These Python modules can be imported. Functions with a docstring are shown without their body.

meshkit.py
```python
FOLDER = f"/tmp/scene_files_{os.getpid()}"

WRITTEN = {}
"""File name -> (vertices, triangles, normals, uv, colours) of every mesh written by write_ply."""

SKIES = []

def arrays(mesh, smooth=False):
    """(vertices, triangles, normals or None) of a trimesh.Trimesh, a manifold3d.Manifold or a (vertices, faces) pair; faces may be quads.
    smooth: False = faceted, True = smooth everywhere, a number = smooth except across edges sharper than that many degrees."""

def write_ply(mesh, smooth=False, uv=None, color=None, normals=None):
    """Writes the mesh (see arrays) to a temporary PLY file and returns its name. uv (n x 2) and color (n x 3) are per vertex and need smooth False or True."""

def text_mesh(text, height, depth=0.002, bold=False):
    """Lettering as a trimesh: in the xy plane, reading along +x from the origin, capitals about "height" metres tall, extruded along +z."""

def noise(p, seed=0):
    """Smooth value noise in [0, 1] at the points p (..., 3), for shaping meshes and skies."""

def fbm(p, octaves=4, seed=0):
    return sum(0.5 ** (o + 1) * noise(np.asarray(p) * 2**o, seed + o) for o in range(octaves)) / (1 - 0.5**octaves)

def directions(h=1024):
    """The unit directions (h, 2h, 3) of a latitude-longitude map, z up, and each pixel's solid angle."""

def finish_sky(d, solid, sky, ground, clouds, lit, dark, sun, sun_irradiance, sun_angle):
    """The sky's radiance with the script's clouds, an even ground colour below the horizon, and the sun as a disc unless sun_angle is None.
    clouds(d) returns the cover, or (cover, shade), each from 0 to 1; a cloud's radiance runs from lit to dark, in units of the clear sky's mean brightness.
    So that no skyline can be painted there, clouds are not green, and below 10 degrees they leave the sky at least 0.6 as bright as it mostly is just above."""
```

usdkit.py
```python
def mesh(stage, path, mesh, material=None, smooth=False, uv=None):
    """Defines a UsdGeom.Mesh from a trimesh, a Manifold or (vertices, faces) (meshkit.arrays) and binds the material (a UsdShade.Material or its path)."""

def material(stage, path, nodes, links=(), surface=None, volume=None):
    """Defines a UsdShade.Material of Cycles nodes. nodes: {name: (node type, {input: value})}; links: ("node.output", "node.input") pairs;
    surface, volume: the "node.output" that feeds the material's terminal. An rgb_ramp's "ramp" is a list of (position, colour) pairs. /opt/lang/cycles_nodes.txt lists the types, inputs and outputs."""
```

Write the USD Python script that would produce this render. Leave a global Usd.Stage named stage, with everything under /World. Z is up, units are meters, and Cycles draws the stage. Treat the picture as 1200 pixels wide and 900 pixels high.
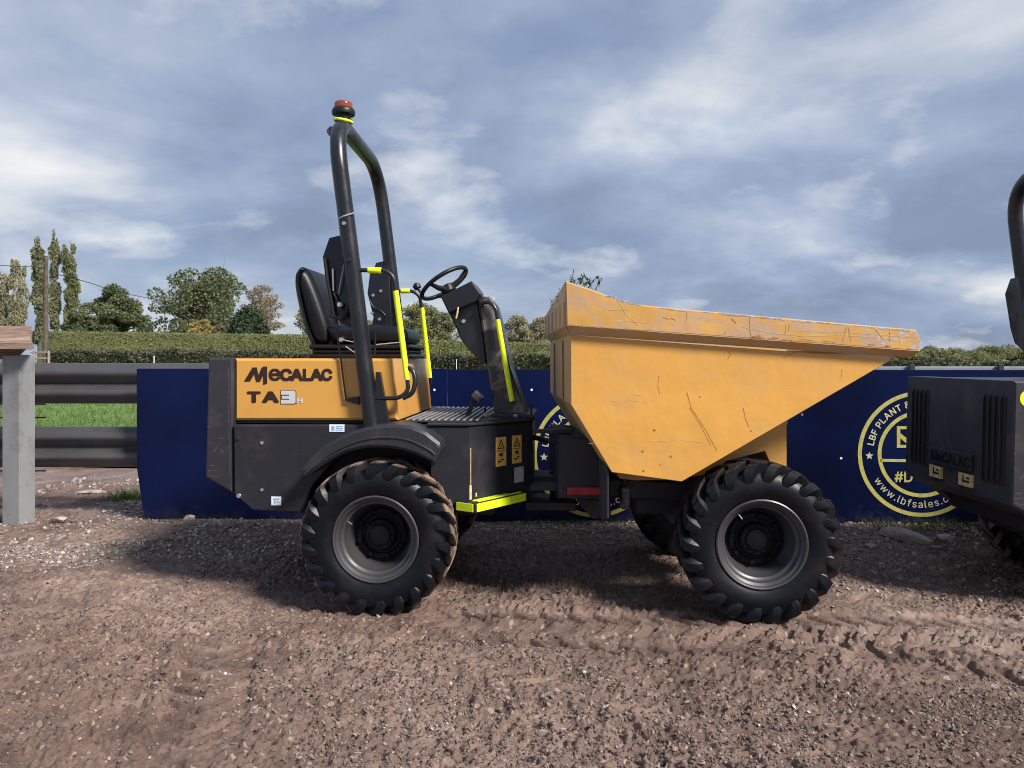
import math, re
import numpy as np, trimesh, shapely
from shapely.geometry import Polygon
import usdkit, meshkit
from pxr import Usd, UsdGeom, UsdLux, UsdShade, Gf, Sdf, Vt

stage = Usd.Stage.CreateInMemory()
UsdGeom.SetStageUpAxis(stage, UsdGeom.Tokens.z)
UsdGeom.SetStageMetersPerUnit(stage, 1.0)
UsdGeom.Xform.Define(stage, '/World')
rng = np.random.default_rng(7)

# ------------------------------------------------------------------ camera, sky, sun, exposure
EYE, FOC, HU, HV = 1.43, 901.0, 600.0, 422.0        # eye height (m); focal length and horizon point of the 1200 px photograph
EXPOSURE = 0.58
cam = UsdGeom.Camera.Define(stage, '/World/camera')
cam.AddTranslateOp().Set((0, 0, EYE)); cam.AddRotateXOp().Set(90)
cam.CreateHorizontalApertureAttr(36.0); cam.CreateVerticalApertureAttr(27.0)
cam.CreateFocalLengthAttr(FOC / 1200 * 36)
cam.CreateVerticalApertureOffsetAttr(-(450 - HV) / 1200 * 36)
cam.CreateClippingRangeAttr((0.05, 5000)); cam.CreateExposureAttr(EXPOSURE)

SUN = np.array([0.58, -0.47, 0.67]); SUN /= np.linalg.norm(SUN)
SUN_POWER, SUN_ANGLE, SKY_POWER = 1.25, 12.0, 0.10
sun = UsdLux.DistantLight.Define(stage, '/World/sun')
sun.CreateIntensityAttr(SUN_POWER); sun.CreateAngleAttr(SUN_ANGLE); sun.CreateNormalizeAttr(True)
sun.CreateColorAttr((1.0, 0.93, 0.84))
sun.AddRotateZOp().Set(math.degrees(math.atan2(SUN[0], -SUN[1]))); sun.AddRotateXOp().Set(math.degrees(math.acos(SUN[2])))
UsdGeom.Scope.Define(stage, '/World/Looks')
SKY_SHIFT = 6.1
CL = 5.9                                             # cloud radiance before the sky strength
sky_mat = usdkit.material(stage, '/World/Looks/sky', {
    'tc': ('texture_coordinate', {}), 'sep': ('separate_xyz', {}),
    'zc': ('math', {'math_type': 'maximum', 'value2': 0.0}), 'zo': ('math', {'math_type': 'add', 'value2': 0.30}),
    'dx': ('math', {'math_type': 'divide'}), 'dy': ('math', {'math_type': 'divide'}), 'cmb': ('combine_xyz', {'z': 0.35 + SKY_SHIFT}),
    'n1': ('noise_texture', {'scale': 1.25, 'detail': 9.0, 'roughness': 0.53, 'distortion': 0.25}),
    'off': ('vector_math', {'math_type': 'add', 'vector2': (7.3, 2.1, 4.0)}),
    'n2': ('noise_texture', {'scale': 0.62, 'detail': 5.0, 'roughness': 0.5, 'distortion': 0.2}),
    'off3': ('vector_math', {'math_type': 'add', 'vector2': (1.3, 9.4, 2.0)}),
    'n3': ('noise_texture', {'scale': 2.0, 'detail': 8.0, 'roughness': 0.54, 'distortion': 0.1}),
    'r1': ('rgb_ramp', {'ramp': [(0.38, (0.29 * CL, 0.37 * CL, 0.54 * CL)), (0.46, (0.37 * CL, 0.465 * CL, 0.66 * CL)), (0.54, (0.50 * CL, 0.59 * CL, 0.76 * CL)), (0.61, (0.72 * CL, 0.78 * CL, 0.88 * CL)), (0.68, (0.92 * CL, 0.95 * CL, 0.98 * CL))]}),
    'r2': ('rgb_ramp', {'ramp': [(0.38, (0.74, 0.77, 0.83)), (0.60, (1.22, 1.18, 1.12))]}),
    'mul': ('mix_color', {'blend_type': 'multiply', 'fac': 1.0}),
    'r3': ('rgb_ramp', {'ramp': [(0.55, (0, 0, 0)), (0.72, (1.0, 1.0, 1.0))]}),
    'wh': ('mix_color', {'blend_type': 'mix', 'b': (0.92 * CL, 0.95 * CL, 0.98 * CL)}),
    'cov': ('rgb_ramp', {'ramp': [(0.30, (0.72, 0.72, 0.72)), (0.5, (1, 1, 1))]}),
    'st': ('sky_texture', {'sky_type': 'single_scattering', 'sun_disc': False, 'sun_elevation': math.asin(SUN[2]), 'sun_rotation': math.atan2(SUN[0], SUN[1])}),
    'mx': ('mix_color', {'blend_type': 'mix'}), 'bg': ('background_shader', {'strength': SKY_POWER})},
    [('tc.generated', 'sep.vector'), ('sep.z', 'zc.value1'), ('zc.value', 'zo.value1'), ('sep.x', 'dx.value1'), ('zo.value', 'dx.value2'), ('sep.y', 'dy.value1'), ('zo.value', 'dy.value2'),
     ('dx.value', 'cmb.x'), ('dy.value', 'cmb.y'), ('cmb.vector', 'n1.vector'), ('cmb.vector', 'off.vector1'), ('off.vector', 'n2.vector'), ('cmb.vector', 'off3.vector1'), ('off3.vector', 'n3.vector'),
     ('n1.fac', 'r1.fac'), ('n2.fac', 'r2.fac'), ('r1.color', 'mul.a'), ('r2.color', 'mul.b'), ('mul.result', 'wh.a'), ('n3.fac', 'r3.fac'), ('r3.color', 'wh.fac'),
     ('n2.fac', 'cov.fac'), ('cov.color', 'mx.fac'), ('st.color', 'mx.a'), ('wh.result', 'mx.b'), ('mx.result', 'bg.color')], surface='bg.background')
dome = UsdLux.DomeLight.Define(stage, '/World/sky')
dome.GetPrim().SetCustomDataByKey('kind', 'structure'); dome.GetPrim().SetCustomDataByKey('label', 'grey blue cloudy sky with brighter gaps'); dome.GetPrim().SetCustomDataByKey('category', 'sky')
UsdShade.MaterialBindingAPI.Apply(dome.GetPrim()).Bind(sky_mat)

# ------------------------------------------------------------------ helpers: prims
def free(path):
    if not stage.GetPrimAtPath(path): return path
    k = 1
    while stage.GetPrimAtPath(f'{path}_{k:03d}'): k += 1
    return f'{path}_{k:03d}'

def tag(prim, label=None, cat=None, group=None, kind=None):
    p = prim.GetPrim() if hasattr(prim, 'GetPrim') else prim
    for k, v in (('label', label), ('category', cat), ('group', group), ('kind', kind)):
        if v: p.SetCustomDataByKey(k, v)
    return p

def pathof(parent): return '/World' if parent is None else str(parent.GetPath())

def obj(name, mesh, mat, parent=None, smooth=30, label=None):
    m = usdkit.mesh(stage, free(pathof(parent) + '/' + name), mesh, mat, smooth=smooth)
    if label: tag(m, label)
    return m.GetPrim()

def thing(name, label=None, cat=None, loc=(0, 0, 0), rz=0.0, group=None, parent=None, rx=0.0):
    x = UsdGeom.Xform.Define(stage, free(pathof(parent) + '/' + name))
    x.AddTranslateOp().Set(tuple(map(float, loc)))
    if rz: x.AddRotateZOp().Set(math.degrees(rz))
    if rx: x.AddRotateXOp().Set(math.degrees(rx))
    tag(x, label, cat, group)
    return x.GetPrim()

def single(name, mesh, mat, label, cat, group=None, kind=None, smooth=30):
    return tag(obj(name, mesh, mat, None, smooth), label, cat, group, kind)

# ------------------------------------------------------------------ helpers: shapes (trimesh)
cat = trimesh.util.concatenate
def TM(v, f): return trimesh.Trimesh(np.asarray(v, float), np.asarray(f, int), process=False)

def box(x0, x1, y0, y1, z0, z1, b=0.004):
    pts = []
    for x, sx in ((x0, 1), (x1, -1)):
        for y, sy in ((y0, 1), (y1, -1)):
            for z, sz in ((z0, 1), (z1, -1)):
                pts += [(x + sx * b, y + sy * b, z), (x + sx * b, y, z + sz * b), (x, y + sy * b, z + sz * b)]
    return trimesh.convex.convex_hull(np.array(pts))

def offset_poly(P, d):
    """each vertex moved inward by d along its mitre (P counter-clockwise)"""
    P = np.asarray(P, float); n = len(P); out = []
    for i in range(n):
        a, p, c = P[i - 1], P[i], P[(i + 1) % n]
        e1, e2 = (p - a) / max(np.linalg.norm(p - a), 1e-9), (c - p) / max(np.linalg.norm(c - p), 1e-9)
        n1, n2 = np.array([-e1[1], e1[0]]), np.array([-e2[1], e2[0]])
        m = n1 + n2; m /= max(np.linalg.norm(m), 1e-6)
        out.append(p + m * d / max(m @ n1, 0.35))
    return np.array(out)

def prism3(P, h0, h1, b=0.004):
    """polygon P (2D) extruded from h0 to h1 with bevelled edges, axes (a, b, h)"""
    P = np.asarray(P, float)
    if shapely.LinearRing(P).is_ccw is False: P = P[::-1]
    n = len(P); b = min(b, abs(h1 - h0) * 0.45)
    Q = offset_poly(P, b) if b > 0 else P
    rings = [(Q, h0), (P, h0 + b), (P, h1 - b), (Q, h1)] if b > 0 else [(P, h0), (P, h1)]
    v = np.vstack([np.column_stack([r, np.full(n, h)]) for r, h in rings]); f = []
    for k in range(len(rings) - 1):
        for i in range(n):
            j = (i + 1) % n; a, c = k * n, (k + 1) * n
            f += [(a + i, a + j, c + j), (a + i, c + j, c + i)]
    _, t = trimesh.creation.triangulate_polygon(Polygon(Q), engine='earcut')
    tv, _ = trimesh.creation.triangulate_polygon(Polygon(Q), engine='earcut')
    # map the triangulation's vertices back on the ring
    idx = np.array([np.argmin(((Q - p) ** 2).sum(1)) for p in tv]); t = idx[np.asarray(t)]
    d1, d2 = Q[t[:, 1]] - Q[t[:, 0]], Q[t[:, 2]] - Q[t[:, 0]]
    cr = d1[:, 0] * d2[:, 1] - d1[:, 1] * d2[:, 0]; t[cr < 0] = t[cr < 0][:, ::-1]
    f = np.vstack([f, t[:, ::-1], t + (len(rings) - 1) * n])
    return TM(v, f)

def side(P, y0, y1, b=0.004):
    """polygon in (x, z) extruded along y"""
    m = prism3(P, -y1, -y0, b); v = m.vertices.copy()
    return TM(np.column_stack([v[:, 0], -v[:, 2], v[:, 1]]), m.faces)

def plan(P, z0, z1, b=0.004):
    """polygon in (x, y) extruded along z"""
    return prism3(P, z0, z1, b)

def smooth_path(P, per=8):
    P = np.asarray(P, float)
    if len(P) < 3: return P
    E = np.vstack([2 * P[0] - P[1], P, 2 * P[-1] - P[-2]]); out = []
    for i in range(1, len(E) - 2):
        p0, p1, p2, p3 = E[i - 1:i + 3]
        for t in np.linspace(0, 1, per, endpoint=False):
            out.append(0.5 * ((2 * p1) + (-p0 + p2) * t + (2 * p0 - 5 * p1 + 4 * p2 - p3) * t * t + (-p0 + 3 * p1 - 3 * p2 + p3) * t ** 3))
    return np.array(out + [P[-1]])

def bend(P, r, per=6):
    """polyline with its corners rounded by radius r"""
    P = np.asarray(P, float); out = [P[0]]
    for i in range(1, len(P) - 1):
        a, p, c = P[i - 1], P[i], P[i + 1]
        la, lc = np.linalg.norm(a - p), np.linalg.norm(c - p)
        d = min(r, 0.48 * la, 0.48 * lc)
        s, e = p + (a - p) / la * d, p + (c - p) / lc * d
        for t in np.linspace(0, 1, per): out.append((1 - t) ** 2 * s + 2 * t * (1 - t) * p + t * t * e)
    return np.array(out + [P[-1]])

def tube(P, r, n=12, cap=True):
    P = np.asarray(P, float); m = len(P)
    r = np.broadcast_to(np.asarray(r, float), (m,))
    T = np.gradient(P, axis=0); T /= np.maximum(np.linalg.norm(T, axis=1, keepdims=True), 1e-9)
    u = np.cross(T[0], [0, 0, 1.0]); u = u if np.linalg.norm(u) > 1e-3 else np.cross(T[0], [1.0, 0, 0]); u /= np.linalg.norm(u)
    a = np.linspace(0, 2 * np.pi, n, endpoint=False); v = []
    for i in range(m):
        u = u - T[i] * (u @ T[i]); u /= np.linalg.norm(u); w = np.cross(T[i], u)
        v.append(P[i] + r[i] * (np.cos(a)[:, None] * u + np.sin(a)[:, None] * w))
    v = np.vstack(v); f = []
    for i in range(m - 1):
        for k in range(n):
            p, q = i * n + k, i * n + (k + 1) % n
            f += [(p, q, q + n), (p, q + n, p + n)]
    if cap:
        v = np.vstack([v, P[0], P[-1]]); c0 = m * n
        for k in range(n):
            f += [(c0, (k + 1) % n, k), (c0 + 1, (m - 1) * n + k, (m - 1) * n + (k + 1) % n)]
    return TM(v, f)

def lathe(prof, n=48, axis='y'):
    """profile [(r, h)] turned about the axis"""
    prof = np.asarray(prof, float); m = len(prof); a = np.linspace(0, 2 * np.pi, n, endpoint=False)
    v = np.array([[r * math.cos(t), h, r * math.sin(t)] for r, h in prof for t in a]); f = []
    for i in range(m - 1):
        for k in range(n):
            p, q = i * n + k, i * n + (k + 1) % n
            f += [(p, p + n, q + n), (p, q + n, q)]
    if axis == 'z': v = v[:, [0, 2, 1]]; f = [t[::-1] for t in f]
    return TM(v, f)

def disc(c, r, h, axis='y', n=16):
    m = lathe([(1e-4, -h / 2), (r * .85, -h / 2), (r, -h / 2 + h * .3), (r, h / 2), (1e-4, h / 2)], n, axis)
    m.apply_translation(c); return m

def flat_text(text, h, depth=0.002, bold=True, sx=1.0, shear=0.0):
    m = meshkit.text_mesh(text, h, depth, bold); v = m.vertices.copy()
    v[:, 0] = v[:, 0] * sx + shear * v[:, 1]
    return TM(v, m.faces)

def heavy_text(text, h, grow, depth=0.002):
    """lettering whose strokes are thickened by grow"""
    m = meshkit.text_mesh(text, h, depth, True); tri = m.triangles[m.face_normals[:, 2] > .5][:, :, :2]
    g = shapely.union_all([Polygon(t).buffer(1e-5) for t in tri]).buffer(grow).simplify(grow * .15)
    return cat([trimesh.creation.extrude_polygon(p, depth, engine='earcut') for p in getattr(g, 'geoms', [g])])

def to_side(m, x, z, y):
    """a flat mesh (xy, up +z) put on a vertical plane facing -y with its origin at (x, y, z)"""
    v = np.asarray(m.vertices)
    return TM(np.column_stack([v[:, 0] + x, y - v[:, 2], v[:, 1] + z]), m.faces)

def move(m, d): m = m.copy(); m.apply_translation(d); return m

class Frame:
    """a level frame turned about z: maps a photograph pixel on the local plane y = const to local (x, z)"""
    def __init__(s, X, Y, Z, a): s.o, s.a = np.array([X, Y, Z], float), a
    def at(s, u, v, y):
        d = np.array([(u - HU) / FOC, 1.0, -(v - HV) / FOC]); c, n = math.cos(s.a), math.sin(s.a)
        ly = lambda p: -n * (p[0] - s.o[0]) + c * (p[1] - s.o[1])
        t = (y - ly(np.zeros(3))) / (ly(d) - ly(np.zeros(3))); p = d * t
        return np.array([c * (p[0] - s.o[0]) + n * (p[1] - s.o[1]), p[2] + EYE - s.o[2]])
    def poly(s, L, y): return np.array([s.at(u, v, y) for u, v in L])
    def path(s, L): return np.array([(lambda q: (q[0], y, q[1]))(s.at(u, v, y)) for u, v, y in L])

# ------------------------------------------------------------------ materials
def mat(name, nodes, links, surface, volume=None): return usdkit.material(stage, '/World/Looks/' + name, nodes, links, surface=surface, volume=volume)

def paint(name, col, rough=0.42, dirt=(0.20, 0.13, 0.085), dirt_amt=0.35, var=0.12, bump=0.12, spec=0.5, metal=0.0, scratch=0.0, scr_col=(0.42, 0.40, 0.38), coat=0.0, dscale=4.0, lo=0.50, hi=0.72):
    c = np.array(col, float)
    nodes = {'tc': ('texture_coordinate', {}),
             'nv': ('noise_texture', {'scale': 3.0, 'detail': 6.0, 'roughness': 0.6}),
             'rv': ('rgb_ramp', {'ramp': [(0.25, tuple(c * (1 - var))), (0.75, tuple(np.minimum(c * (1 + var), 0.95)))]}),
             'nd': ('noise_texture', {'scale': dscale, 'detail': 10.0, 'roughness': 0.68, 'distortion': 0.4}),
             'rd': ('rgb_ramp', {'ramp': [(lo, (0, 0, 0)), (hi, (dirt_amt,) * 3)]}),
             'mx': ('mix_color', {'b': dirt}),
             'nf': ('noise_texture', {'scale': 260.0, 'detail': 2.0}),
             'nl': ('noise_texture', {'scale': 3.5, 'detail': 3.0}),
             'ad': ('math', {'math_type': 'multiply_add', 'value2': 0.04}),
             'bp': ('bump', {'strength': bump, 'distance': 0.03}),
             'rr': ('map_range', {'from_min': 0.3, 'from_max': 0.7, 'to_min': max(rough - 0.12, 0.05), 'to_max': min(rough + 0.16, 1)}),
             'p': ('principled_bsdf', {'metallic': metal, 'specular_ior_level': spec, 'coat_weight': coat, 'coat_roughness': 0.2})}
    links = [('tc.object', 'nv.vector'), ('tc.object', 'nd.vector'), ('tc.object', 'nf.vector'), ('tc.object', 'nl.vector'), ('nv.fac', 'rv.fac'), ('nd.fac', 'rd.fac'), ('rd.color', 'mx.fac'), ('rv.color', 'mx.a'),
             ('nf.fac', 'ad.value1'), ('nl.fac', 'ad.value3'), ('ad.value', 'bp.height'), ('bp.normal', 'p.normal'), ('nd.fac', 'rr.value'), ('rr.result', 'p.roughness')]
    last = 'mx.result'
    if scratch > 0:
        nodes.update({'sm': ('mapping', {'scale': (3.0, 3.0, 60.0), 'rotation': (0.15, 0.25, 0.3)}), 'sn': ('noise_texture', {'scale': 1.3, 'detail': 3.0, 'roughness': 0.7, 'distortion': 1.0}),
                      'sr': ('rgb_ramp', {'ramp': [(0.70, (0, 0, 0)), (0.73, (scratch,) * 3)]}), 'sx': ('mix_color', {'b': scr_col})})
        links += [('tc.object', 'sm.vector'), ('sm.vector', 'sn.vector'), ('sn.fac', 'sr.fac'), ('sr.color', 'sx.fac'), (last, 'sx.a')]
        last = 'sx.result'
    links.append((last, 'p.base_color'))
    return mat(name, nodes, links, 'p.BSDF')

def plain(name, col, rough=0.5, metal=0.0, spec=0.5, noise=0.1, scale=30.0, bump=0.0):
    c = np.array(col, float)
    nodes = {'tc': ('texture_coordinate', {}), 'n': ('noise_texture', {'scale': scale, 'detail': 5.0}),
             'r': ('rgb_ramp', {'ramp': [(0.3, tuple(c * (1 - noise))), (0.7, tuple(np.minimum(c * (1 + noise), 0.97)))]}),
             'b': ('bump', {'strength': bump, 'distance': 0.01}), 'p': ('principled_bsdf', {'roughness': rough, 'metallic': metal, 'specular_ior_level': spec})}
    return mat(name, nodes, [('tc.object', 'n.vector'), ('n.fac', 'r.fac'), ('r.color', 'p.base_color'), ('n.fac', 'b.height'), ('b.normal', 'p.normal')], 'p.BSDF')

YEL = (0.55, 0.283, 0.056)
M = {}
M['yellow'] = paint('yellow_paint', YEL, 0.40, (0.36, 0.22, 0.10), 0.45, 0.08, 0.38, scratch=0.25, scr_col=(0.66, 0.48, 0.30), coat=0.15)
M['yellow_rim'] = paint('worn_yellow_paint', (0.48, 0.26, 0.06), 0.52, (0.30, 0.23, 0.20), 0.85, 0.14, 0.4, scratch=0.6, scr_col=(0.62, 0.52, 0.42), dscale=6.0, lo=0.46, hi=0.64)
M['yellow_rear'] = paint('dusty_yellow_paint', (0.42, 0.235, 0.075), 0.50, (0.36, 0.30, 0.24), 0.7, 0.12, 0.2, dscale=5.0, lo=0.42, hi=0.62)
M['hood'] = paint('hood_yellow_paint', YEL, 0.36, (0.28, 0.17, 0.08), 0.18, 0.05, 0.05, coat=0.2)
M['grey'] = paint('charcoal_paint', (0.0165, 0.0175, 0.0245), 0.42, (0.060, 0.050, 0.048), 0.40, 0.15, 0.10, spec=0.35, scratch=0.12, scr_col=(0.2, 0.2, 0.21))
M['grey_light'] = paint('worn_charcoal_paint', (0.024, 0.0245, 0.032), 0.45, (0.085, 0.075, 0.07), 0.45, 0.15, 0.12, spec=0.35, scratch=0.25, scr_col=(0.28, 0.28, 0.28))
M['black'] = paint('black_paint', (0.0075, 0.0090, 0.0130), 0.30, (0.05, 0.042, 0.04), 0.20, 0.15, 0.08)
M['worn_black'] = paint('worn_black_paint', (0.018, 0.0185, 0.022), 0.40, (0.24, 0.22, 0.21), 0.6, 0.15, 0.1, dscale=6.0, lo=0.5, hi=0.62)
M['dark'] = paint('dirty_black_steel', (0.008, 0.0088, 0.012), 0.55, (0.045, 0.034, 0.028), 0.40, 0.2, 0.2)
M['vinyl'] = plain('black_vinyl', (0.004, 0.0050, 0.0075), 0.42, spec=0.3, noise=0.2, scale=40, bump=0.05)
M['plastic'] = plain('black_plastic', (0.007, 0.0072, 0.009), 0.42, spec=0.35, noise=0.15, scale=60, bump=0.05)
M['fender'] = paint('fender_plastic', (0.017, 0.0185, 0.024), 0.42, (0.07, 0.058, 0.05), 0.35, 0.15, 0.15)
M['neon'] = plain('neon_yellow', (0.66, 0.84, 0.02), 0.45, noise=0.10, scale=25)
M['red'] = plain('red_paint', (0.30, 0.015, 0.02), 0.45, noise=0.3, scale=15)
M['lens'] = mat('amber_lens', {'p': ('principled_bsdf', {'base_color': (0.30, 0.060, 0.025), 'roughness': 0.12, 'transmission_weight': 0.35, 'coat_weight': 0.5})}, [], 'p.BSDF')
M['chrome'] = plain('bright_steel', (0.62, 0.62, 0.60), 0.3, metal=0.9, noise=0.1)
M['rim'] = paint('wheel_rim_paint', (0.062, 0.063, 0.070), 0.36, (0.045, 0.036, 0.032), 0.5, 0.15, 0.1, metal=0.45)
M['disc'] = paint('wheel_disc_paint', (0.0045, 0.0048, 0.0065), 0.55, (0.018, 0.015, 0.013), 0.35, 0.2, 0.15, spec=0.2)
M['ink'] = plain('dark_lettering', (0.022, 0.010, 0.008), 0.4, noise=0.1)
M['faint'] = plain('faint_scratch', (0.11, 0.108, 0.11), 0.5, noise=0.5, scale=80)
M['scuff'] = plain('brown_scuff', (0.29, 0.142, 0.040), 0.6, noise=0.5, scale=60)
M['letter_black'] = plain('black_lettering', (0.006, 0.006, 0.007), 0.3, noise=0.1)
M['silver'] = plain('silver_lettering', (0.46, 0.48, 0.52), 0.35, noise=0.05)
M['white'] = plain('white_sticker', (0.70, 0.74, 0.80), 0.45, noise=0.08)
M['pale_blue'] = plain('pale_blue_print', (0.20, 0.36, 0.60), 0.45, noise=0.1)
M['tan'] = plain('yellow_sticker', (0.58, 0.36, 0.085), 0.5, noise=0.25, scale=50)
M['tape'] = plain('tan_tape', (0.52, 0.40, 0.20), 0.55, noise=0.3, scale=35)
M['seam'] = plain('dark_gap', (0.006, 0.006, 0.007), 0.8)
M['pale_grey'] = plain('pale_grey_tag', (0.34, 0.34, 0.36), 0.5, noise=0.2, scale=40)
M['deck'] = paint('deck_plate_steel', (0.30, 0.29, 0.29), 0.42, (0.12, 0.09, 0.07), 0.55, 0.2, 0.2, metal=0.5, dscale=9.0)
# tyre: black rubber with pale mud where the lugs bite the ground
def tyre_mat(name, mud):
    return mat(name, {'tc': ('texture_coordinate', {}), 'sp': ('separate_xyz', {}), 'cx': ('combine_xyz', {}), 'ln': ('vector_math', {'math_type': 'length'}),
        'rr': ('map_range', {'from_min': 0.425, 'from_max': 0.440, 'to_min': 0.0, 'to_max': mud, 'clamp': True}),
        'n': ('noise_texture', {'scale': 9.0, 'detail': 8.0, 'roughness': 0.7}), 'nr': ('rgb_ramp', {'ramp': [(0.36, (0, 0, 0)), (0.54, (1, 1, 1))]}),
        'mu': ('math', {'math_type': 'multiply'}), 'n2': ('noise_texture', {'scale': 5.0, 'detail': 8.0, 'roughness': 0.7}), 'r2': ('rgb_ramp', {'ramp': [(0.48, (0.0030, 0.0040, 0.0070)), (0.74, (0.015, 0.0135, 0.014))]}),
        'mx': ('mix_color', {'b': (0.24, 0.165, 0.125)}), 'rg': ('map_range', {'value': 0, 'from_min': 0, 'from_max': 1, 'to_min': 0.40, 'to_max': 0.85}),
        'nf': ('noise_texture', {'scale': 120.0, 'detail': 3.0}), 'b': ('bump', {'strength': 0.25, 'distance': 0.004}), 'p': ('principled_bsdf', {'specular_ior_level': 0.27})},
        [('tc.object', 'sp.vector'), ('sp.x', 'cx.x'), ('sp.z', 'cx.z'), ('cx.vector', 'ln.vector1'), ('ln.value', 'rr.value'), ('tc.object', 'n.vector'), ('n.fac', 'nr.fac'), ('nr.color', 'mu.value1'), ('rr.result', 'mu.value2'),
         ('tc.object', 'n2.vector'), ('n2.fac', 'r2.fac'), ('r2.color', 'mx.a'), ('mu.value', 'mx.fac'), ('mx.result', 'p.base_color'), ('mu.value', 'rg.value'), ('rg.result', 'p.roughness'), ('tc.object', 'nf.vector'), ('nf.fac', 'b.height'), ('b.normal', 'p.normal')], 'p.BSDF')
M['tyre_muddy'] = tyre_mat('muddy_rubber', 1.0)
M['tyre'] = tyre_mat('black_rubber', 0.12)

# ------------------------------------------------------------------ the ground, one sheet
def track_marks(X, Y):
    """chevron prints of the lugs, along straight tracks: (x0, y0, x1, y1, width, depth)"""
    h = np.zeros_like(X)
    T = [(-6, 4.62, -0.9, 4.40, .34, .016, 1), (-0.55, 4.28, 8, 3.78, .36, .026, 1), (-0.4, 4.06, 8, 3.30, .36, .024, -1), (-1.62, 4.3, -0.95, 2.2, .36, .030, 1), (-0.4, 3.75, 1.5, 2.5, .32, .014, -1), (-2.6, 4.2, -2.1, 2.3, .30, .012, 1), (1.2, 4.3, 3.4, 2.3, .34, .018, 1),
         (-5, 5.35, -1.3, 5.25, .34, .012, -1), (1.9, 4.75, 9, 4.9, .34, .016, 1)]
    for x0, y0, x1, y1, w, d, s in T:
        L = math.hypot(x1 - x0, y1 - y0); ux, uy = (x1 - x0) / L, (y1 - y0) / L
        a, b = (X - x0) * ux + (Y - y0) * uy, -(X - x0) * uy + (Y - y0) * ux
        wob = 0.03 * np.sin(a * 1.7 + x0)
        b = b + wob
        inside = np.clip((w / 2 - np.abs(b)) / 0.02, 0, 1) * np.clip(a / 0.3, 0, 1) * np.clip((L - a) / 0.3, 0, 1)
        ph = (a + s * np.abs(b) * 0.9 + 0.5 * 0.15 * (b > 0)) / 0.15
        tri = np.abs((ph % 1.0) - .5) * 2
        lug = np.clip((tri - .52) / .22, 0, 1); lug = lug * lug * (3 - 2 * lug) * np.clip((np.abs(b) - .012) / .02, 0, 1)
        wear = np.clip(3.0 * meshkit.noise(np.stack([X * 1.4, Y * 1.4, X * 0 + x0], -1), 5) - 0.5, 0, 1)
        h -= inside * wear * d * (0.20 + 1.30 * lug)
        h += wear * d * 0.55 * np.exp(-((np.abs(b) - w / 2 - 0.03) / 0.03) ** 2) * np.clip(a / 0.3, 0, 1) * np.clip((L - a) / 0.3, 0, 1)
    return h

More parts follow.
